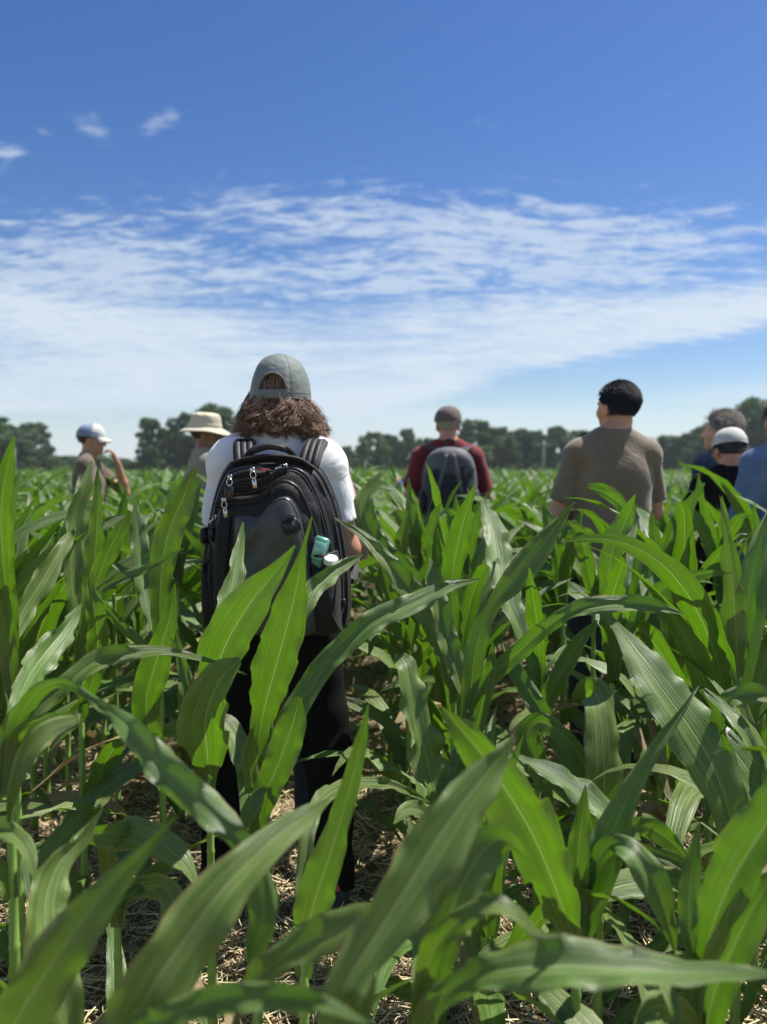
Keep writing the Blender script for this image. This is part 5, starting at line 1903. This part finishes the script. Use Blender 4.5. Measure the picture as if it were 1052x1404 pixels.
    mb.add(v @ R.T + hd, f).build('hair', brown_hair, r2)
    # a scarf of the same pink at the neck
    th = np.linspace(0, 2 * math.pi, 40)
    mb = MB()
    for k in range(3):
        pp = np.stack([.02 + (.095 + .014 * k) * np.cos(th), -.01 + (.085 + .012 * k) * np.sin(th), 1.475 + .020 * (2 - k) + .010 * np.sin(3 * th + k)], -1)
        mb.add(*tube_geo(pp, .020, 8, cap=False))
    F = Field((.03, -.12, 1.42), (.22, .12, 1.58), .006)
    for q, rr_ in (((.115, -.02, 1.495), (.040, .030, .026)), ((.135, .0, 1.478), (.034, .034, .022)), ((.105, -.04, 1.515), (.024, .020, .022)), ((.150, -.02, 1.500), (.020, .020, .016))):
        F.ell(q, rr_, .012)
    F.wrinkle(wr_noise(4, .004, 60, 70))
    v, f = F.mesh()
    mb.add(v, f)
    mb.build('scarf', MT['pink'], r2)

    # ---- man in olive T-shirt
    d = 3.62
    r3, j3 = person('man with short black hair and olive-brown t-shirt seen from behind among the maize', pxx(839, d), d, rad(4), 1.79,
                    dict(elL=(-.245, .03, 1.15), elR=(.225, .05, 1.16), wrL=(-.06, .22, 1.10), wrR=(.08, .24, 1.12), wide=.94, hyaw=rad(22), hpitch=rad(3), head=(.030, .03, 1.632)),
                    'warm', ('olive', dict(sleeve=.78, loose=.015, seed=15, amp=.0030, h=.007, neckw=.078, sl_r=.059)), 'navy', h=.007, body_opt=dict(arm=1.05, neck=1.04))
    short_hair(j3, r3, black_hair, rng, 9000, .015, thick=1.25, zmin=-.62)

    # ---- man in red with grey rucksack
    d = 5.55
    r4, j4 = person('man in a dark red shirt and taupe cap with a grey backpack, standing further out', pxx(614, d), d, rad(-4), 1.80,
                    dict(elL=(-.27, .0, 1.15), elR=(.27, .0, 1.14), wrL=(-.22, .16, 1.02), wrR=(.24, .16, .98), wide=1.06, hyaw=rad(4)),
                    'tan', ('red', dict(sleeve=.85, seed=21, h=.010)), 'navy', h=.008)
    cap_hat(j4, r4, MT['taupe_cap'], size=1.03)
    short_hair(j4, r4, grey_hair, rng, 900, .02, zmin=-.5, thick=.8)

    # ---- man in the blue and white cap, hand at his face
    d = 6.3
    r5, j5 = person('man in brown shirt and blue and white cap turned right, hand raised to face', pxx(124, d), d, rad(-78), 1.72,
                    dict(elL=(-.16, .26, 1.20), wrL=(-.03, .215, 1.46), elR=(.25, .04, 1.14), wrR=(.20, .24, 1.05), hyaw=rad(-6), hpitch=rad(-4)),
                    'tan', ('brown', dict(sleeve=.6, seed=31, h=.010)), 'khaki', h=.008,
                    body_opt=dict(hands=(((.25, -.35, .9), (.3, -.95, 0), 1.0), None)))
    c5 = cap_hat(j5, r5, MT['bluewhite_cap'], MT['white_cap'], size=1.03)
    V, f = dome(.0965, .117, .112, 0, nr=16, nc=60, pow_=.68, opening=lambda c: c[:, 1] < .025)
    hd, R = j5['head'], head_R(j5)
    shell(MB().add((V + np.array([0, -.010, .035])) @ R.T + hd, f).build('front_panel', MT['white_cap'], c5), .001)
    short_hair(j5, r5, dark_brown, rng, 900, .03, thick=.9)

    # ---- man in the bucket hat
    d = 5.3
    r6, j6 = person('man in a cream bucket hat and khaki shirt, face turned to the right', pxx(281, d), d, rad(-66), 1.72,
                    dict(hyaw=rad(-22), wrL=(-.2, .2, 1.05), wrR=(.2, .2, 1.05)), 'deep', ('khaki', dict(sleeve=.9, seed=41, h=.010, loose=.026)), 'navy', h=.008)
    bucket_hat(j6, r6, MT['hat'])
    short_hair(j6, r6, dark_brown, rng, 600, .03, thick=.7)

    # ---- dark haired person beyond the man in olive
    d = 5.2
    r7, j7 = person('person with dark hair mostly hidden behind the shoulder of the man in olive', pxx(806, d), d, rad(10), 1.62,
                    dict(), 'warm', ('black_cloth', dict(sleeve=.7, seed=51, h=.010)), 'navy', h=.008)
    short_hair(j7, r7, black_hair, rng, 1500, .05, thick=1.3)

    # ---- grey haired man
    d = 4.75
    r8, j8 = person('grey haired man in dark blue looking left behind the off-white cap', pxx(990, d), d, rad(28), 1.735,
                    dict(hyaw=rad(22), wrL=(-.18, .22, 1.05)), 'fair', ('navy', dict(sleeve=.8, seed=61, h=.010)), 'khaki', h=.008)
    short_hair(j8, r8, grey_hair, rng, 3000, .036, thick=1.35)

    # ---- white cap, black top
    d = 4.15
    r9, j9 = person('person in an off-white cap and black top seen from behind at the right', pxx(1004, d), d, rad(-6), 1.60,
                    dict(hpitch=rad(-12), head=(-.005, .045, 1.62), wrL=(-.14, .24, 1.05), wrR=(.14, .24, 1.05), elL=(-.26, .02, 1.15), elR=(.26, .02, 1.15)),
                    'warm', ('black_cloth', dict(sleeve=.8, seed=71, h=.008)), 'black_cloth', h=.007)
    c9 = cap_hat(j9, r9, MT['white_cap'], size=1.03)
    hd, R = j9['head'], head_R(j9)
    # round dark badge on the back of the crown
    pts = np.array([(.014 * math.cos(a), .014 * math.sin(a)) for a in np.linspace(0, 2 * math.pi, 20, endpoint=False)])
    mb = MB()
    cc = np.array([.030, -.100, .068])
    nrm = norm(cc * np.array([1.4, 1, .9])); a = norm(np.cross((0, 0, 1), nrm)); b = np.cross(nrm, a)
    ring = [cc + (a * p[0] * 1.2 + b * p[1]) for p in pts]
    v = np.array(ring + [r_ + nrm * .003 for r_ in ring] + [cc + nrm * .004])
    f = [tuple(q) for q in grid_faces(2, 20, True)] + [(20 + i, 20 + (i + 1) % 20, 40, 40) for i in range(20)]
    mb.add(v @ R.T + hd, np.array(f)).build('badge', MT['black_cloth'], c9)
    short_hair(j9, r9, black_hair, rng, 1200, .02, thick=.7)

    # ---- denim shirt at the right edge
    d = 3.75
    r10, j10 = person('person in a faded blue denim shirt cut off by the right edge of the picture', pxx(1078, d), d, rad(14), 1.72,
                      dict(elL=(-.27, .0, 1.14), wrL=(-.14, .2, 1.04), wide=1.05), 'warm', ('denim', dict(long=True, seed=81, h=.008, sl_r=.066)), 'navy', h=.007)
    short_hair(j10, r10, black_hair, rng, 2200, .04, thick=1.2)

    # ---- someone in bright blue beyond the man in red
    d = 7.2
    r11, j11 = person('person in bright blue with raised forearm just left of the man in red', pxx(570, d), d, rad(30), 1.52,
                      dict(elL=(-.26, .1, 1.2), wrL=(-.12, .22, 1.42)), 'tan', ('blue', dict(sleeve=.6, seed=91, h=.012)), 'navy', h=.010)
    short_hair(j11, r11, dark_brown, rng, 600, .03)
    return hiker, (r4, j4)


# ================================================================= backpacks
def pack_mats():
    nyl = cloth_mat('black_ripstop_nylon', (.010, .010, .011), .6, weave=1400, fold=.5, fold_scale=13, sheen=.05, spec=.35)
    coat = plain_mat('coated_black_panel', (.050, .053, .053), .40, bump=.25, bscale=12)
    web = cloth_mat('black_webbing', (.020, .020, .022), .65, weave=600, fold=.2)
    zipm = plain_mat('zip_coil', (.010, .010, .011), .35)
    plas = plain_mat('black_buckle_plastic', (.018, .018, .020), .38)
    met = plain_mat('nickel_zip_pull', (.62, .60, .56), .25, metal=1.0)
    redm = plain_mat('red_label', (.55, .03, .03), .6)
    pad = plain_mat('ribbed_strap_padding', (.018, .019, .022), .6, bump=.6, bscale=240)
    return dict(nyl=nyl, coat=coat, web=web, zip=zipm, plas=plas, met=met, red=redm, pad=pad)


def smooth_outline(pts, n=90):
    p = np.array([(x, 0, z) for x, z in pts + pts[:1]])
    e = np.vstack([p[-2], p, p[1]])
    # closed Catmull-Rom
    out = []
    k = len(pts)
    per = n // k + 1
    for i in range(k):
        p0, p1, p2, p3 = e[i], e[i + 1], e[i + 2], e[i + 3]
        for t in np.linspace(0, 1, per, endpoint=False):
            out.append(.5 * ((2 * p1) + (-p0 + p2) * t + (2 * p0 - 5 * p1 + 4 * p2 - p3) * t ** 2 + (-p0 + 3 * p1 - 3 * p2 + p3) * t ** 3))
    return np.array(out)[:, [0, 2]]


class Pillow:
    """padded compartment: outline in x,z, standing out from y_back to y_front (front = -y)"""
    def __init__(self, pts, yb, yf, p=3.2, n=100, seed=0, amp=.003, fn=None):
        self.o = smooth_outline(pts, n)
        self.c = self.o.mean(0)
        self.yb, self.yf, self.p = yb, yf, p
        self.seed, self.amp, self.fn = seed, amp, fn

    def surf(self, k, q=None):
        """points at relative radius k of the outline"""
        o = self.o if q is None else q
        xz = self.c + (o - self.c) * k
        y = self.yb + (self.yf - self.yb) * max(0.0, 1 - k ** self.p) ** (1 / self.p)
        v = np.column_stack([xz[:, 0], np.full(len(xz), y), xz[:, 1]])
        if self.fn is not None:
            v[:, 1] += self.fn(v[:, 0], v[:, 2]) * (1 - k ** 4)
        return v

    def mesh(self, mb):
        ks = [1.0, 1.0, .998, .99, .975, .95, .92, .88, .83, .77, .7, .6, .5, .4, .3, .2, .1, .02]
        rings = []
        for i, k in enumerate(ks):
            v = self.surf(k)
            if i == 0:
                v[:, 1] = self.yb
            r = wr_noise(self.seed, self.amp, 30, 40)
            if i > 1:
                v[:, 1] += r(v[:, 0], v[:, 1] * 0, v[:, 2]) * min(1, (1 - k) * 8)
            rings.append(v)
        v = np.concatenate(rings + [rings[-1].mean(0)[None]])
        m_ = len(self.o)
        cf = np.array([((len(ks) - 1) * m_ + i, (len(ks) - 1) * m_ + (i + 1) % m_, len(ks) * m_, len(ks) * m_) for i in range(m_)])
        mb.add(v, np.vstack([grid_faces(len(ks), m_, True), cf]))
        return mb


def ribbon_geo(pts, wdir, w, th, n=24):
    """flat strap along pts; wdir width direction (3,) or (k,3)"""
    R = catmull(np.array(pts, float), n)
    T = norm(np.gradient(R, axis=0))
    wd = np.broadcast_to(np.array(wdir, float), (n, 3)) if np.ndim(wdir) == 1 else catmull(np.array(wdir, float), n)
    wd = norm(wd - T * (wd * T).sum(1, keepdims=True))
    N = np.cross(T, wd)
    cs = [(-1, -.6), (-.94, -1), (.94, -1), (1, -.6), (1, .6), (.94, 1), (-.94, 1), (-1, .6)]
    W = np.broadcast_to(np.asarray(w, float), (n,))
    V = np.stack([R + wd * (W / 2 * a)[:, None] + N * th / 2 * b for a, b in cs], 1).reshape(-1, 3)
    f = grid_faces(n, 8, True)
    e0 = np.array([(0, 1, 6, 7), (1, 2, 5, 6), (2, 3, 4, 5)])
    return V, np.vstack([f, e0[:, ::-1], e0 + (n - 1) * 8])


def buckle(root, PM, c, R, s=1.0):
    c = np.array(c); R = np.array(R)
    o = MB().add(*box_geo(c, (.034 * s, .010 * s, .030 * s), R, .003)).build('buckle', PM['plas'], root)
    mb = MB()
    for q in (-1, 1):
        mb.add(*box_geo(c + R @ np.array([q * .0175, -.001, 0]) * s, (.006 * s, .012 * s, .018 * s), R, .002))
    mb.add(*box_geo(c + R @ np.array([0, -.004, .020]) * s, (.028 * s, .008 * s, .012 * s), R, .002))
    mb.add(*box_geo(c + R @ np.array([0, -.006, 0]) * s, (.016 * s, .004 * s, .016 * s), R, .001))
    mb.build('buckle_clip', PM['plas'], o)
    return o


def zip_pull(root, PM, c, tab=True, lean=0.0, s=1.0, leather=False):
    """slider, wire loop and tab hanging from a zip"""
    c = np.array(c, float)
    R = np.array(Euler((0, lean, 0)).to_matrix())
    mb = MB().add(*box_geo(c, (.011 * s, .006, .013 * s), R, .002))
    a = np.linspace(0, 2 * math.pi, 17)
    loop = np.stack([.0065 * s * np.cos(a), np.full(17, -.005), -.012 * s + .009 * s * np.sin(a)], -1) @ R.T + c
    mb.add(*tube_geo(loop, .0012 * s, 6, cap=False))
    mb.add(*box_geo(c + R @ np.array([0, -.005, -.020 * s]), (.008 * s, .003, .006 * s), R, .001))
    o = mb.build('zip_pull', PM['met'], root)
    if leather:
        MB().add(*box_geo(c + R @ np.array([0, -.006, -.038 * s]), (.022 * s, .004, .034 * s), R, .0018)).build('pull_tab', PM['plas'], o)
        MB().add(*box_geo(c + R @ np.array([.001, -.0088, -.038 * s]), (.0022, .001, .017), np.array(Euler((0, lean + .15, 0)).to_matrix()))).build('tab_mark', PM['red'], o)
    else:
        MB().add(*box_geo(c + R @ np.array([0, -.006, -.033 * s]), (.010 * s, .004, .022 * s), R, .0018)).build('pull_tab', PM['met'], o)
    return o


def hiker_backpack(hiker):
    root_p, j = hiker
    PM = pack_mats()
    # pack frame: origin at its base, in the person's place
    loc = root_p.location
    S = 502.0
    yp = loc.y - .125                                  # back panel plane
    base = P(369, 868, yp - .20)
    root = empty('backpack', (base.x, yp, base.z), rad(2))
    tag(root, 'large black backpack with a smooth coated front panel, worn over the white t-shirt', 'backpack')
    def px(points, k=1.0):
        return [((x - 378) / S * k, (868 - (y if y < 850 else 850 + (y - 850) * .42)) / S) for x, y in points]

    # rear compartment
    A = Pillow(px([(326, 626), (378, 619), (418, 624), (440, 640), (455, 672), (466, 712), (474, 760), (478, 820), (476, 880), (462, 916), (378, 922), (296, 916), (280, 880), (278, 820), (282, 760), (289, 712), (299, 668), (310, 640)], 1.10), .0, -.135, 4.5, seed=1, amp=.0035)
    A.mesh(MB()).build('main_compartment', PM['nyl'], root) if False else None
    mb = MB(); A.mesh(mb); mb.build('main_compartment', PM['nyl'], root)
    B = Pillow(px([(322, 640), (352, 633), (384, 640), (404, 634), (424, 644), (440, 676), (452, 716), (459, 760), (462, 830), (458, 900), (378, 908), (298, 900), (291, 830), (290, 770), (293, 724), (301, 684), (311, 656)], 1.06), -.095, -.185, 3.6, seed=2, amp=.004)
    mb = MB(); B.mesh(mb); mb.build('middle_compartment', PM['nyl'], root)
    Cc = Pillow(px([(316, 676), (350, 668), (374, 660), (398, 652), (418, 664), (434, 698), (444, 740), (448, 800), (448, 895), (378, 902), (306, 895), (299, 800), (300, 745), (304, 706)], 1.02), -.145, -.205, 3.4, seed=3, amp=.004)
    mb = MB(); Cc.mesh(mb); mb.build('front_pocket', PM['nyl'], root)

    def dent(x, z):                                    # soft folds of the coated panel
        q = (x - (355 - 378) / S); w = (z - (868 - 742) / S)
        a = .012 * np.exp(-((q - w * .5 - .01) / .022) ** 2 - (w / .05) ** 2)
        b = -.008 * np.exp(-((q + .028) / .02) ** 2 - ((w - .03) / .05) ** 2)
        c = -.014 * np.exp(-((x - .055) / .05) ** 2 - ((z - .30) / .08) ** 2)
        return a + b + c
    D = Pillow(px([(327, 705), (345, 700), (362, 702), (376, 688), (392, 677), (406, 680), (418, 702), (427, 740), (434, 790), (438, 890), (380, 896), (318, 890), (322, 800), (325, 745)]), -.182, -.222, 4.2, seed=4, amp=.0022, fn=dent)
    mb = MB(); D.mesh(mb); mb.build('coated_panel', PM['coat'], root)
    E = Pillow(px([(303, 712), (318, 701), (324, 705), (321, 760), (314, 840), (312, 890), (300, 892), (298, 800), (299, 750)]), -.178, -.212, 3.0, seed=6, amp=.003)
    mb = MB(); E.mesh(mb); mb.build('side_panel', PM['nyl'], root)

    # piping and zips following each compartment
    def seam(Pl, k, r, a=0.0, b=1.0, off=.0):
        v = Pl.surf(k)
        n = len(v)
        zmin = np.quantile(v[:, 2], .16)
        keep = v[:, 2] > zmin
        i0 = [i for i in range(n) if keep[i] and not keep[i - 1]]
        s0 = i0[0] if i0 else 0
        idx = [(s0 + q) % n for q in range(int(keep.sum()))]
        w = v[idx].copy()
        w[:, 1] -= off
        a_, b_ = int(a * len(w)), max(int(b * len(w)), 3)
        return tube_geo(w[a_:b_], r, 6)
    mb = MB()
    for Pl in (A, B, Cc, D):
        mb.add(*seam(Pl, .995, .0030, off=-.003))
    mb.add(*seam(A, .90, .0022)).add(*seam(B, .93, .0022)).add(*seam(D, .955, .0016))
    mb.build('piping', PM['web'], root)
    for Pl, k in ((A, .955), (B, .965), (Cc, .955)):
        mb = MB()
        v, f = seam(Pl, k, .0042, off=.001)
        mb.add(v, f)
        mb.build('zip', PM['zip'], root)
    # storm flaps over the upper pocket: pleated bands at the left
    for (pts, w) in (([(312, 672), (335, 664), (352, 661), (372, 655), (388, 646), (402, 640)], .020),
                     ([(302, 690), (322, 686), (345, 685), (364, 680), (380, 668)], .022),
                     ([(322, 652), (345, 646), (364, 648), (378, 644)], .016)):
        q = px(pts)
        p3 = [(x, -.200 - .004 * i % 2, z) for i, (x, z) in enumerate(q)]
        yy = -.192 if pts[0][1] > 660 else -.186
        p3 = [(x, yy - .008 * math.sin(math.pi * i / (len(q) - 1)), z) for i, (x, z) in enumerate(q)]
        v, f = ribbon_geo(p3, (0, -.25, 1), w, .006, 40)
        v[:, 1] += .0015 * np.sin(v[:, 0] * 420)
        MB().add(v, f).build('storm_flap', PM['nyl'], root)
        t0 = [(x, y - .006, z + w * .42) for x, y, z in p3]
        mb = MB().add(*tube_geo(catmull(t0, 50), .0024, 6))
        t1 = [(x, y - .005, z - w * .45) for x, y, z in p3]
        mb.add(*tube_geo(catmull(t1, 50), .0016, 6))
        mb.build('zip', PM['zip'], root)
    # zip pulls
    def at(x, y, yy):
        return np.array([(x - 378) / S, yy, (868 - y) / S])
    zip_pull(root, PM, at(323, 650, -.205), leather=True, lean=.05, s=1.15)
    zip_pull(root, PM, at(315, 681, -.212), lean=-.12, s=1.1)
    zip_pull(root, PM, at(354, 640, -.205), lean=-.15, s=1.15)
    zip_pull(root, PM, at(399, 633, -.190), lean=1.2, s=.7)
    zip_pull(root, PM, at(303, 703, -.205), lean=.7, s=.6)
    MB().add(*box_geo(at(369, 639.5, -.189), (.030, .003, .0042), bevel=.001)).build('red_label', PM['red'], root)
    # yoke over the top edge
    v, f = ribbon_geo([at(318, 634, -.10), at(345, 626, -.115), at(378, 623, -.12), at(412, 627, -.115), at(434, 640, -.10)], (0, -1, .9), .030, .008, 40)
    MB().add(v, f).build('top_yoke', PM['nyl'], root)
    # grab handle
    hp = [at(331, 630, -.085), at(338, 621, -.09), at(350, 611, -.10), at(370, 605.5, -.105), at(388, 606, -.105), at(400, 612, -.10), at(408, 622, -.09), at(414, 630, -.085)]
    v, f = ribbon_geo(hp, (0, -.8, .6), .024, .010, 50)
    o = MB().add(v, f).build('handle', PM['web'], root)
    v, f = tube_geo(catmull([at(346, 614, -.108), at(360, 608, -.113), at(374, 606, -.115), at(388, 608, -.113), at(397, 612, -.108)], 20), [.007] * 2 + [.010] * 16 + [.007] * 2, 10)
    MB().add(v, f).build('grip', PM['pad'], o)
    # shoulder straps: from the top of the pack over the shoulders and round under the arms
    zs = 1.478 * root_p.scale[2] + loc.z - base.z
    for s in (-1, 1):
        bx = s * .098 + .006
        path = [(bx * .86, -.075, zs - .115), (bx * .95, -.070, zs - .055), (bx * 1.08, .0, zs + .002), (bx * 1.14, .10, zs + .004), (bx * 1.16, .18, zs - .04), (bx * 1.2, .245, zs - .14),
                (bx * 1.5, .262, zs - .24), (s * .19, .235, zs - .33), (s * .225, .14, zs - .39), (s * .215, .04, zs - .42)]
        w = [.066] * 28 + list(np.linspace(.064, .028, 22))
        v, f = ribbon_geo(path, (1, 0, 0), w, .016, 50)
        st = MB().add(v, f).build('shoulder_strap', PM['web'], root)
        mb = MB()
        for q in (-.018, .0, .018):
            pth = [(x + q, y - .009, z + .008) for x, y, z in path[:5]]
            mb.add(*ribbon_geo(pth, (1, 0, 0), .0145, .009, 30))
        mb.build('strap_padding', PM['pad'], st)
    # left compression strap and buckle
    v, f = ribbon_geo([at(301, 748, -.200), at(292, 738, -.165), at(280, 734, -.115), at(277, 735, -.04)], (0, 0, 1), .018, .003, 24)
    MB().add(v, f).build('compression_strap', PM['web'], root)
    buckle(root, PM, at(296, 729, -.186), Euler((0, math.pi / 2, .75)).to_matrix(), .9)
    buckle(root, PM, at(283, 733, -.150), Euler((0, math.pi / 2, .9)).to_matrix(), 1.15)
    # right front buckle on its patch
    v, f = ribbon_geo([at(396, 736, -.2255), at(406, 728, -.228), at(418, 718, -.222)], (0, 0, 1), [.030] * 8 + [.022] * 8, .004, 16)
    MB().add(v, f).build('strap_patch', PM['coat'], root)
    buckle(root, PM, at(408, 717, -.238), Euler((0, -.42, .15)).to_matrix(), 1.25)
        # loose strap end at the right side
    pts = [at(452, 672, -.10), at(459, 690, -.10), at(463, 712, -.095), at(466, 735, -.095), at(468, 744, -.095)]
    o = MB().add(*tube_geo(catmull(pts, 24), .0028, 6)).build('side_cord', PM['web'], root)
    MB().add(*box_geo(at(468, 746, -.097), (.009, .005, .022), Euler((0, .25, 0)).to_matrix(), .002)).build('cord_end', PM['plas'], o)
    MB().add(*tube_geo(catmull([at(452, 668, -.09), at(462, 680, -.08), at(462, 706, -.075), at(457, 716, -.08)], 20), .006, 8)).build('side_loop', PM['web'], root)
    # side pockets
    for s in (-1, 1):
        if s > 0:
            pts = [(424, 757), (446, 760), (470, 756), (475, 800), (476, 880), (474, 920), (428, 920), (424, 840)]
        else:
            pts = [(272, 772), (284, 770), (298, 768), (300, 830), (298, 910), (280, 918), (273, 880), (270, 820)]
        Q = Pillow(px(pts), -.03, -.215 if s > 0 else -.15, 3.0, seed=9 + s, amp=.004)
        mb = MB(); Q.mesh(mb); o = mb.build('side_pocket', PM['nyl'], root)
        top = px(pts[:3])
        p3 = [(x, (-.15 - .055 * (i == 1)) if s > 0 else (-.12 - .03 * (i == 1)), z) for i, (x, z) in enumerate(top)]
        MB().add(*tube_geo(catmull(p3, 20), .004, 6)).build('pocket_hem', PM['web'], o)
    # lower buckle at right
    buckle(root, PM, at(470, 834, -.13), Euler((0, 1.4, .2)).to_matrix(), .9)
    v, f = ribbon_geo([at(448, 838, -.19), at(460, 835, -.165), at(474, 834, -.12), at(482, 834, -.06)], (0, 0, 1), .016, .003, 20)
    MB().add(v, f).build('compression_strap', PM['web'], root)

    # things in the right pocket
    mint = plain_mat('mint_green_metal', (.13, .36, .27), .28, metal=.35)
    wl = root.matrix_basis if False else None
    cz = math.cos(rad(2)); sz = math.sin(rad(2))
    def world(p):
        return (base.x + p[0] * cz - p[1] * sz, yp + p[0] * sz + p[1] * cz, base.z + p[2])
    g = world(at(443, 758, -.182))
    R = np.array(Euler((0, .30, 0)).to_matrix())
    case = empty('drink_tin', g)
    MB().add(*box_geo((0, 0, 0), (.044, .026, .100), R, .006)).build('tin_body', mint, case)
    MB().add(*box_geo(R @ np.array([-.0, -.0145, .012]), (.034, .003, .052), R, .0012)).build('tin_face', plain_mat('pale_mint_metal', (.30, .60, .48), .3, metal=.2), case)
    tag(case, 'mint green metal tin tucked into the right side pocket of the backpack', 'tin')
    wh = plain_mat('white_plastic_lid', (.78, .80, .80), .35)
    g = world(at(460, 778, -.190))
    bt = empty('bottle', g)
    R = np.array(Euler((.42, .12, 0)).to_matrix())
    v, f = lathe_geo([(.001, -.06), (.017, -.06), (.018, -.055), (.018, .024), (.001, .024)], 24)
    MB().add(v @ R.T, f).build('bottle_body', PM['plas'], bt)
    v, f = lathe_geo([(.0185, .018), (.020, .020), (.020, .032), (.0185, .035), (.014, .0345), (.001, .0335)], 28)
    MB().add(v @ R.T, f).build('lid', wh, bt)
    tag(bt, 'small bottle with a round white lid beside the green tin in the pocket', 'bottle')
    return root


def grey_rucksack(rp):
    root_p, j = rp
    PM = dict(nyl=cloth_mat('grey_rucksack_nylon', (.040, .043, .052), .6, fold=.8), web=cloth_mat('dark_rucksack_webbing', (.02, .02, .025), .7), li=cloth_mat('light_grey_nylon', (.12, .125, .14), .6))
    loc = root_p.location
    root = empty('backpack', (loc.x, loc.y - .135, loc.z + 1.0), root_p.rotation_euler[2])
    root.scale = (1.16, 1.1, 1.06)
    tag(root, 'soft grey backpack on the back of the man in the red shirt', 'backpack')
    def pl(pts, yb, yf, seed, mat, name, parent=None):
        mb = MB(); Pillow(pts, yb, yf, 3.0, seed=seed, amp=.006).mesh(mb)
        return mb.build(name, mat, parent or root)
    pl([(-.15, 0), (-.165, .18), (-.16, .34), (-.11, .46), (0, .50), (.11, .46), (.16, .34), (.165, .18), (.15, 0), (0, -.03)], 0, -.16, 1, PM['nyl'], 'main_compartment')
    pl([(-.11, .02), (-.12, .2), (-.06, .27), (.06, .27), (.12, .2), (.11, .02), (0, 0)], -.13, -.21, 2, PM['web'], 'front_pocket')
    pl([(-.14, .33), (-.13, .43), (-.06, .49), (.06, .49), (.13, .43), (.14, .33), (0, .30)], -.10, -.185, 3, PM['li'], 'top_flap')
    for s in (-1, 1):
        pl([(s * .125, .03), (s * .175, .02), (s * .18, .20), (s * .13, .22)] if s > 0 else [(-.175, .02), (-.125, .03), (-.13, .22), (-.18, .20)], -.02, -.13, 5 + s, PM['web'], 'side_pocket')
        MB().add(*ribbon_geo([(s * .075, -.165, .40), (s * .085, -.195, .30), (s * .09, -.20, .16), (s * .085, -.17, .02)], (1, 0, 0), .026, .004, 24)).build('webbing', PM['web'], root)
    MB().add(*tube_geo(catmull([(-.03, -.03, .50), (-.02, -.05, .545), (.02, -.05, .545), (.03, -.03, .50)], 14), .008, 8)).build('handle', PM['web'], root)
    for s in (-1, 1):
        bx = s * .085
        path = [(bx * .8, -.03, .44), (bx * 1.05, .0, .485), (bx * 1.4, .09, .50), (bx * 1.5, .2, .46), (bx * 1.6, .27, .33), (s * .2, .22, .15), (s * .22, .08, .08)]
        MB().add(*ribbon_geo(path, (1, 0, 0), .055, .012, 40)).build('shoulder_strap', PM['web'], root)
        MB().add(*ribbon_geo([(s * .02, -.19, .45), (s * .05, -.215, .30), (s * .10, -.17, .10)], (1, 0, 0), .02, .004, 16)).build('compression_strap', PM['li'], root)
hiker_, red_ = build_people()
hiker_backpack(hiker_)
grey_rucksack(red_)
make_ground()
make_straw()
heroes()
more_heroes()
YM = plant_field()
far_field(YM)
make_trees()
poles()
make_haze(.0006)
